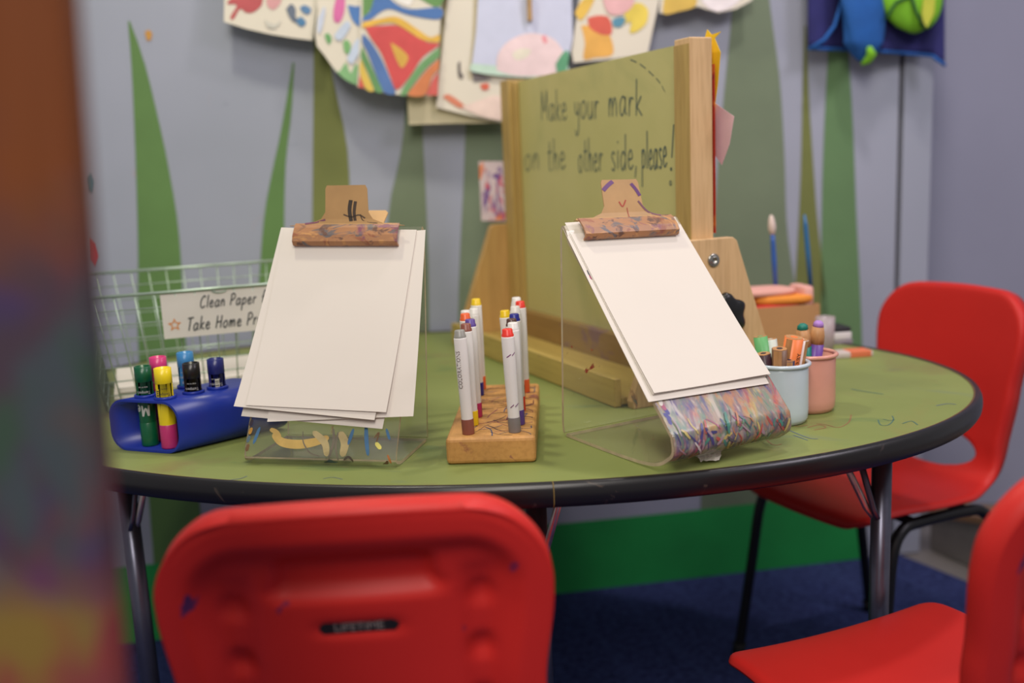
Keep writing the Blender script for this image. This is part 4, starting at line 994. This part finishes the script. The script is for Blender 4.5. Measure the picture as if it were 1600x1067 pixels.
# ================================================================== PICTURES ON THE WALL
cream = mat('art_cream',(226,218,200),.8,var=.03,scale=6); creamd = mat('art_cream_dark',(206,196,160),.8,var=.03,scale=6)
def col(c_, n=None):
    g_ = sum(c_)/3; c_ = tuple(int(v*.80+g_*.14+18) for v in c_)
    return mat('art_'+'_'.join(str(v) for v in c_), c_, .75, var=.1, scale=20)
def art(outline, paints, name, label, base, off=.03, tilt=.00012, top=-150, group='pictures hung on the wall', cat='picture'):
    """outline and paint shapes are traced onto a sheet hanging off the wall; lower edge stands out a little more"""
    def P(x,y,e=0): return onw(x, y, off+max(0,(y+150))*tilt+e)
    mats = [base]; m = MB(); m.add([P(x,y) for x,y in outline],[tuple(range(len(outline)))],0)
    for i,(cc,poly) in enumerate(paints):
        mt = col(cc)
        if mt not in mats: mats.append(mt)
        pl_ = [tuple(v)[:2] for v in spline([(a,b,0) for a,b in poly+[poly[0]]],4)][:-1] if len(poly) > 4 else poly
        m.add([P(x,y,.0012+.0003*i) for x,y in pl_],[tuple(range(len(pl_)))],mats.index(mt))
    return tag(m.build(name, mats, None), label, cat, group)
art([(352,-150),(510,-150),(497,0),(488,63),(455,59),(420,53),(385,45),(350,34)],
    [((196,70,72),[(370,-10),(405,-14),(410,5),(398,18),(385,20),(375,14),(365,30),(360,26),(370,8),(355,6),(362,-4)]),((222,150,150),[(418,-20),(440,-20),(440,0),(430,14),(420,12),(416,0)]),((92,104,124),[(447,14),(455,6),(462,14),(462,26),(468,32),(460,35),(452,26)]),((72,120,168),[(468,12),(476,8),(486,14),(482,22),(474,20)]),((60,120,170),[(463,32),(470,26),(478,34),(474,41),(466,39)]),((200,196,180),[(413,30),(428,38),(440,32),(430,44),(418,42)])],
    'child_painting', 'white sheet with red blob and blue dabs, leftmost on the wall', cream, .035)
art([(500,-150),(568,-150),(567,0),(565,134),(545,128),(525,112),(508,88),(495,72),(492,52),(496,15)],
    [((224,92,160),[(530,-20),(538,-20),(539,10),(535,28),(528,36),(521,30),(522,10)]),((58,112,186),[(543,8),(556,10),(566,12),(566,40),(556,38),(548,26)]),((96,170,90),[(507,54),(513,52),(518,60),(515,69),(510,64)]),((110,176,96),[(536,66),(542,62),(548,70),(545,84),(538,80)]),((120,180,110),[(520,104),(530,112),(540,98),(548,114),(556,100),(564,112),(564,132),(548,129),(532,118)]),((196,206,226),[(497,30),(506,10),(508,20),(502,48),(496,50)]),((190,204,226),[(523,54),(540,34),(548,40),(534,62),(524,60)]),((190,204,226),[(542,92),(554,66),(564,60),(562,80),(550,100)])],
    'flower_drawing', 'rounded white drawing of flowers and grass on the wall', cream, .045)
art([(567,-150),(700,-150),(690,0),(686,70),(684,149),(650,150),(610,147),(585,142),(558,136),(562,60)],
    [((92,148,70),[(568,-60),(690,-60),(688,10),(640,-10),(600,-5),(575,20),(567,36)]),((58,108,180),[(590,-30),(612,0),(640,14),(688,12),(686,30),(640,24),(606,14),(580,30),(567,40),(567,28),(580,14)]),((236,230,220),[(612,-10),(650,-10),(640,10),(622,4)]),((236,180,50),[(567,34),(590,30),(620,26),(650,44),(672,58),(686,54),(685,66),(660,62),(640,50),(615,36),(590,38),(567,44)]),((222,62,60),[(570,42),(596,40),(622,40),(645,54),(668,66),(685,68),(684,72),(660,90),(640,120),(620,140),(610,120),(596,84),(580,60)]),((226,168,50),[(610,66),(626,76),(638,90),(628,106),(618,90)]),((66,108,176),[(567,52),(580,66),(596,92),(610,124),(618,146),(600,144),(588,118),(574,82),(566,66)]),((90,150,80),[(566,72),(576,94),(590,124),(598,143),(586,142),(574,112),(564,90)]),((230,190,60),[(564,92),(574,116),(584,141),(572,139),(562,112)]),((222,70,60),[(562,116),(570,138),(560,136)]),((100,160,90),[(686,74),(660,96),(640,122),(626,146),(634,148),(650,126),(668,104),(686,88)]),((226,120,60),[(686,92),(668,108),(650,130),(638,148),(664,148),(675,120),(685,108)]),((220,80,70),[(685,112),(676,124),(666,149),(684,149)])],
    'rainbow_painting', 'bright painting of red, blue, green and yellow bands on the wall', cream, .05)
art([(640,-150),(760,-150),(800,180),(800,192),(700,193),(639,195),(636,150)], [], 'cream_paper', 'plain cream paper hanging lowest behind the other wall pictures', creamd, .02)
art([(720,-150),(830,-150),(830,196),(780,190),(735,181),(682,168),(684,140),(700,0)],
    [((206,190,150),[(741,-60),(752,-60),(745,60),(738,118),(733,118),(738,60)]),((90,80,78),[(715,100),(719,96),(720,112),(724,118),(721,124),(716,118)]),((226,120,84),[(692,152),(700,147),(718,158),(730,170),(716,168)]),((226,90,60),[(750,132),(762,130),(764,138),(756,141),(752,137)]),((120,110,110),[(736,110),(745,112),(770,124),(740,128)]),((236,206,190),[(720,168),(740,160),(780,150),(800,185),(760,184)])],
    'smeared_paper', 'large cream sheet with orange smear and grey scribble on the wall', cream, .035)
art([(755,-150),(890,-150),(895,60),(884,112),(840,122),(780,118),(736,112),(744,50)],
    [((190,222,200),[(737,99),(790,104),(850,110),(884,102),(884,112),(840,121),(780,118),(737,111)]),((238,206,206),[(776,110),(778,85),(795,64),(825,52),(860,58),(880,80),(884,108),(850,118),(805,118)]),((232,222,196),[(800,84),(812,76),(830,78),(822,90),(806,94)]),((240,140,150),[(846,58),(852,54),(856,66),(850,68)]),((80,160,110),[(868,100),(880,82),(889,82),(884,112),(872,116)])],
    'pastel_drawing', 'pale lavender drawing with a pink round shape on the wall', mat('art_lavender',(206,210,230),.8,var=.03), .045)
art([(905,-150),(1040,-150),(1030,0),(1012,84),(960,92),(896,98),(893,80),(905,0)],
    [((240,170,60),[(908,40),(925,40),(950,50),(958,84),(930,90),(912,92),(914,66)]),((226,80,58),[(918,28),(935,24),(952,28),(956,52),(940,54),(922,44)]),((240,190,60),[(898,20),(910,0),(930,-10),(924,10),(908,32)]),((236,206,60),[(978,14),(996,4),(1012,14),(1010,36),(994,50),(984,50),(986,34),(974,36)]),((70,140,170),[(957,30),(970,26),(978,30),(970,42),(958,40)]),((232,170,170),[(940,-10),(985,-20),(990,6),(972,22),(950,20)])],
    'splotch_painting', 'white sheet with orange, red and yellow splotches on the wall', cream, .04)
art([(1040,-150),(1170,-150),(1176,0),(1150,14),(1122,20),(1090,10),(1040,22),(1030,20)], [((224,180,60),[(1042,-20),(1080,-20),(1088,8),(1060,18),(1036,20)]),((238,226,226),[(1090,-20),(1160,-20),(1150,6),(1122,18),(1100,6)])], 'crumpled_paper', 'crumpled white and yellow paper high on the wall, rightmost of the pictures', cream, .04)
# the hanging line and one wooden peg
m = MB(); m.tube([wp(-1.2,1.62,.03),wp(-.2,1.60,.034),wp(.45,1.62,.03)], .0015, 6); tag(m.build('string', mat('string_white',(200,196,186),.8)), 'string along the wall holding up the pictures', 'string')
pg = onw(827,8,.075); root = thing('clothes_peg', 'small wooden clothes peg clipped above the pale lavender drawing', 'clothes peg', tuple(pg), math.atan2(WD.y,WD.x))
for sg_ in (-1,1):
    m = MB(); m.box((0,sg_*.0045,.0),(.009,.006,.072)); m.build('prong', wood('peg_wood',(190,150,90),.85), root, bevel=.001)
m = MB(); m.tube([(-.006,0,.008),(.006,0,.008)], .0035, 10); m.build('spring', chrome, root)
# something small at the top right corner of the wall
# navy smock hung at the right
root = thing('smock', 'navy cloth smock with blue trim and lime pouch hung on the wall', 'smock', tuple(onw(1365,0,.05)), math.atan2(WD.y,WD.x))
inv = Matrix.Translation(root.location) @ Matrix.Rotation(math.atan2(WD.y,WD.x),4,'Z'); inv = inv.inverted()
def sm(x,y,off): return tuple(inv @ onw(x,y,off))
navy = mat('cloth_navy',(44,44,104),.9,var=.15,scale=14,bump=.3); cb = mat('cloth_blue',(30,92,166),.85,var=.15,scale=14,bump=.3); cl = mat('cloth_lime',(128,196,40),.85,var=.12,scale=14,bump=.3); cly = mat('cloth_yellow',(196,200,70),.85,var=.1,bump=.3)
def low(a): return 76+3*a+10*a*a+14*max(0,a-.93)/.07*(1 if a > .93 else 0)
def body(a,b):
    x = 1262+a*210+(4 if a > .97 else 0); y = -190+b*(190+low(a)); return sm(x, y, .05+.018*math.sin(a*14)*b+.01*math.sin(a*5+b*3))
m = MB(); m.grid(body, 48, 20); m.build('body', navy, root, solid=.002)
m = MB(); m.tube([Vector(body(i/48,1.0))+Vector((0,-.002,0)) for i in range(49)], .0045, 8); m.build('hem_trim', cb, root)
m = MB(); m.tube([sm(x,y,o) for x,y,o in ((1318,-60,.075),(1316,0,.08),(1304,40,.085),(1288,62,.08),(1266,76,.075))], .005, 8); m.build('edge_trim', cb, root)
m = MB(); pts = spline([(1342,-60,.09),(1345,0,.10),(1350,40,.10),(1350,72,.095),(1346,96,.09)],6)
R = []
for i,p in enumerate(pts):
    k_ = i/(len(pts)-1); hw_ = 34*(1-.15*k_)*(1 if k_ < .72 else max(.16,1-((k_-.72)/.28)*.84)); 
    R.append([sm(p.x+hw_*math.cos(a)*(1+.08*math.sin(5*a+k_*6)), p.y, p.z+.022*math.sin(a)*(hw_/34)*(1+.15*math.sin(3*a+2))) for a in (2*PI*j/28 for j in range(28))])
m.loft(R,0,True,True); sa = m.build('sash', cb, root)
m = MB(); m.tube([sm(1358,74,.118),sm(1362,84,.112),sm(1356,94,.10),sm(1346,101,.092)], .012, 10, radii=[.006,.012,.011,.004]); m.build('green_lining', cl, sa)
m = MB(); R = []
for k_ in range(13):
    f = k_/12; y = -60+f*112; cx = 1420+8*f; hw_ = 50*math.sqrt(max(.01,1-max(0,(f-.4)/.6)**2.2)); R.append([sm(cx+hw_*math.cos(a), y, .09+.03*math.sin(a)*(hw_/50)) for a in (2*PI*j/28 for j in range(28))])
m.loft(R,0,True,True); po = m.build('pouch', cl, root)
m = MB(); m.prism([(1445,-20),(1462,-10),(1460,20),(1450,40),(1444,46),(1440,20)], lambda x,y,e: Vector(sm(x,y,.116+e)), 0, .006); m.build('pouch_panel', cly, po)
m = MB(); m.tube([sm(x,y,.121) for x,y in ((1384,30),(1400,4),(1424,-6))], .004, 8); m.tube([sm(x,y,.124) for x,y in ((1424,-6),(1432,20),(1446,46))], .004, 8); m.build('pouch_seam', mat('cloth_dark_green',(40,90,40),.9), po)

# ================================================================== PAINTED PLANK AT THE LEFT EDGE, CLOSE TO THE CAMERA
t = NT('plank_paint')
c = t.ramp(t.noise(7,3,t.co((1,1,.25)),.8), [(.3,rgba((94,48,22))),(.7,rgba((124,68,34)))])
# dried paint lies thickly on the lower part of the plank: its own wear pattern
sep = t.n('ShaderNodeSeparateXYZ'); t.l(t.co(), sep.inputs[0])
hmask = t.ramp(sep.outputs['Z'], [(.90,(0,0,0,1)),(1.0,(.0,.0,.0,1))])
mr = t.n('ShaderNodeMapRange'); t.l(sep.outputs['Z'], mr.inputs[0]); mr.inputs[1].default_value = 1.15; mr.inputs[2].default_value = 1.07; mr.inputs[3].default_value = 0; mr.inputs[4].default_value = 1
low_m = mr.outputs[0]
pc = rgba((73,59,70))
for i,(cc,s_,lo) in enumerate((((60,54,97),9,.5),((112,52,59),10,.55),((67,75,80),12,.54),((136,86,102),14,.60),((156,78,49),17,.62),((59,78,65),15,.6),((140,118,59),16,.63),((136,118,126),22,.64))):
    pc = t.mix(t.mask(s_, lo, lo+.06, t.co((1,1,.55),(0,.2*i,0),(2.7*i,1.3*i,4.1*i)),4,1.), pc, rgba(cc)) if i else t.mix(t.mask(s_,lo,lo+.06), pc, rgba(cc))
nz = t.noise(16,3)
mm2 = t.n('ShaderNodeMath', operation='MULTIPLY_ADD'); t.l(nz, mm2.inputs[0]); mm2.inputs[1].default_value = 1.6; mm2.inputs[2].default_value = -.8
ad = t.n('ShaderNodeMath', operation='ADD', use_clamp=True); t.l(mm2.outputs[0], ad.inputs[0]); t.l(low_m, ad.inputs[1])
mr2 = t.n('ShaderNodeMapRange'); t.l(sep.outputs['Z'], mr2.inputs[0]); mr2.inputs[1].default_value = .985; mr2.inputs[2].default_value = .94
c = t.mix(ad.outputs[0], c, pc)
yl = t.mix(t.mask(13,.45,.52,None,4,1.), rgba((132,106,52)), rgba((136,62,60)))
ad2 = t.n('ShaderNodeMath', operation='ADD', use_clamp=True); t.l(mm2.outputs[0], ad2.inputs[0]); t.l(mr2.outputs[0], ad2.inputs[1])
ml = t.n('ShaderNodeMath', operation='MULTIPLY'); t.l(ad2.outputs[0], ml.inputs[0]); t.l(mr2.outputs[0], ml.inputs[1])
c = t.mix(ml.outputs[0], c, yl)
t.base(c); t.b.inputs['Roughness'].default_value = .6; t.b.inputs['Specular IOR Level'].default_value = .2
pt = vplane(98,0,.44); pb = vplane(178,1067,.44)
root = thing('easel_plank', 'upright plank of a paint smeared easel close by at the left edge', 'easel', (0,0,0))
dx = (pb.x-pt.x)/(pb.z-pt.z)
def px_(z): return pt.x+dx*(z-pt.z)
m = MB(); m.loft([[(px_(z)-.16,.44,z),(px_(z)-.004,.44,z),(px_(z),.444,z),(px_(z),.458,z),(px_(z)-.16,.458,z)] for z in (0.0,.6,1.0,1.5)],0,False); m.build('plank', t.m, root)
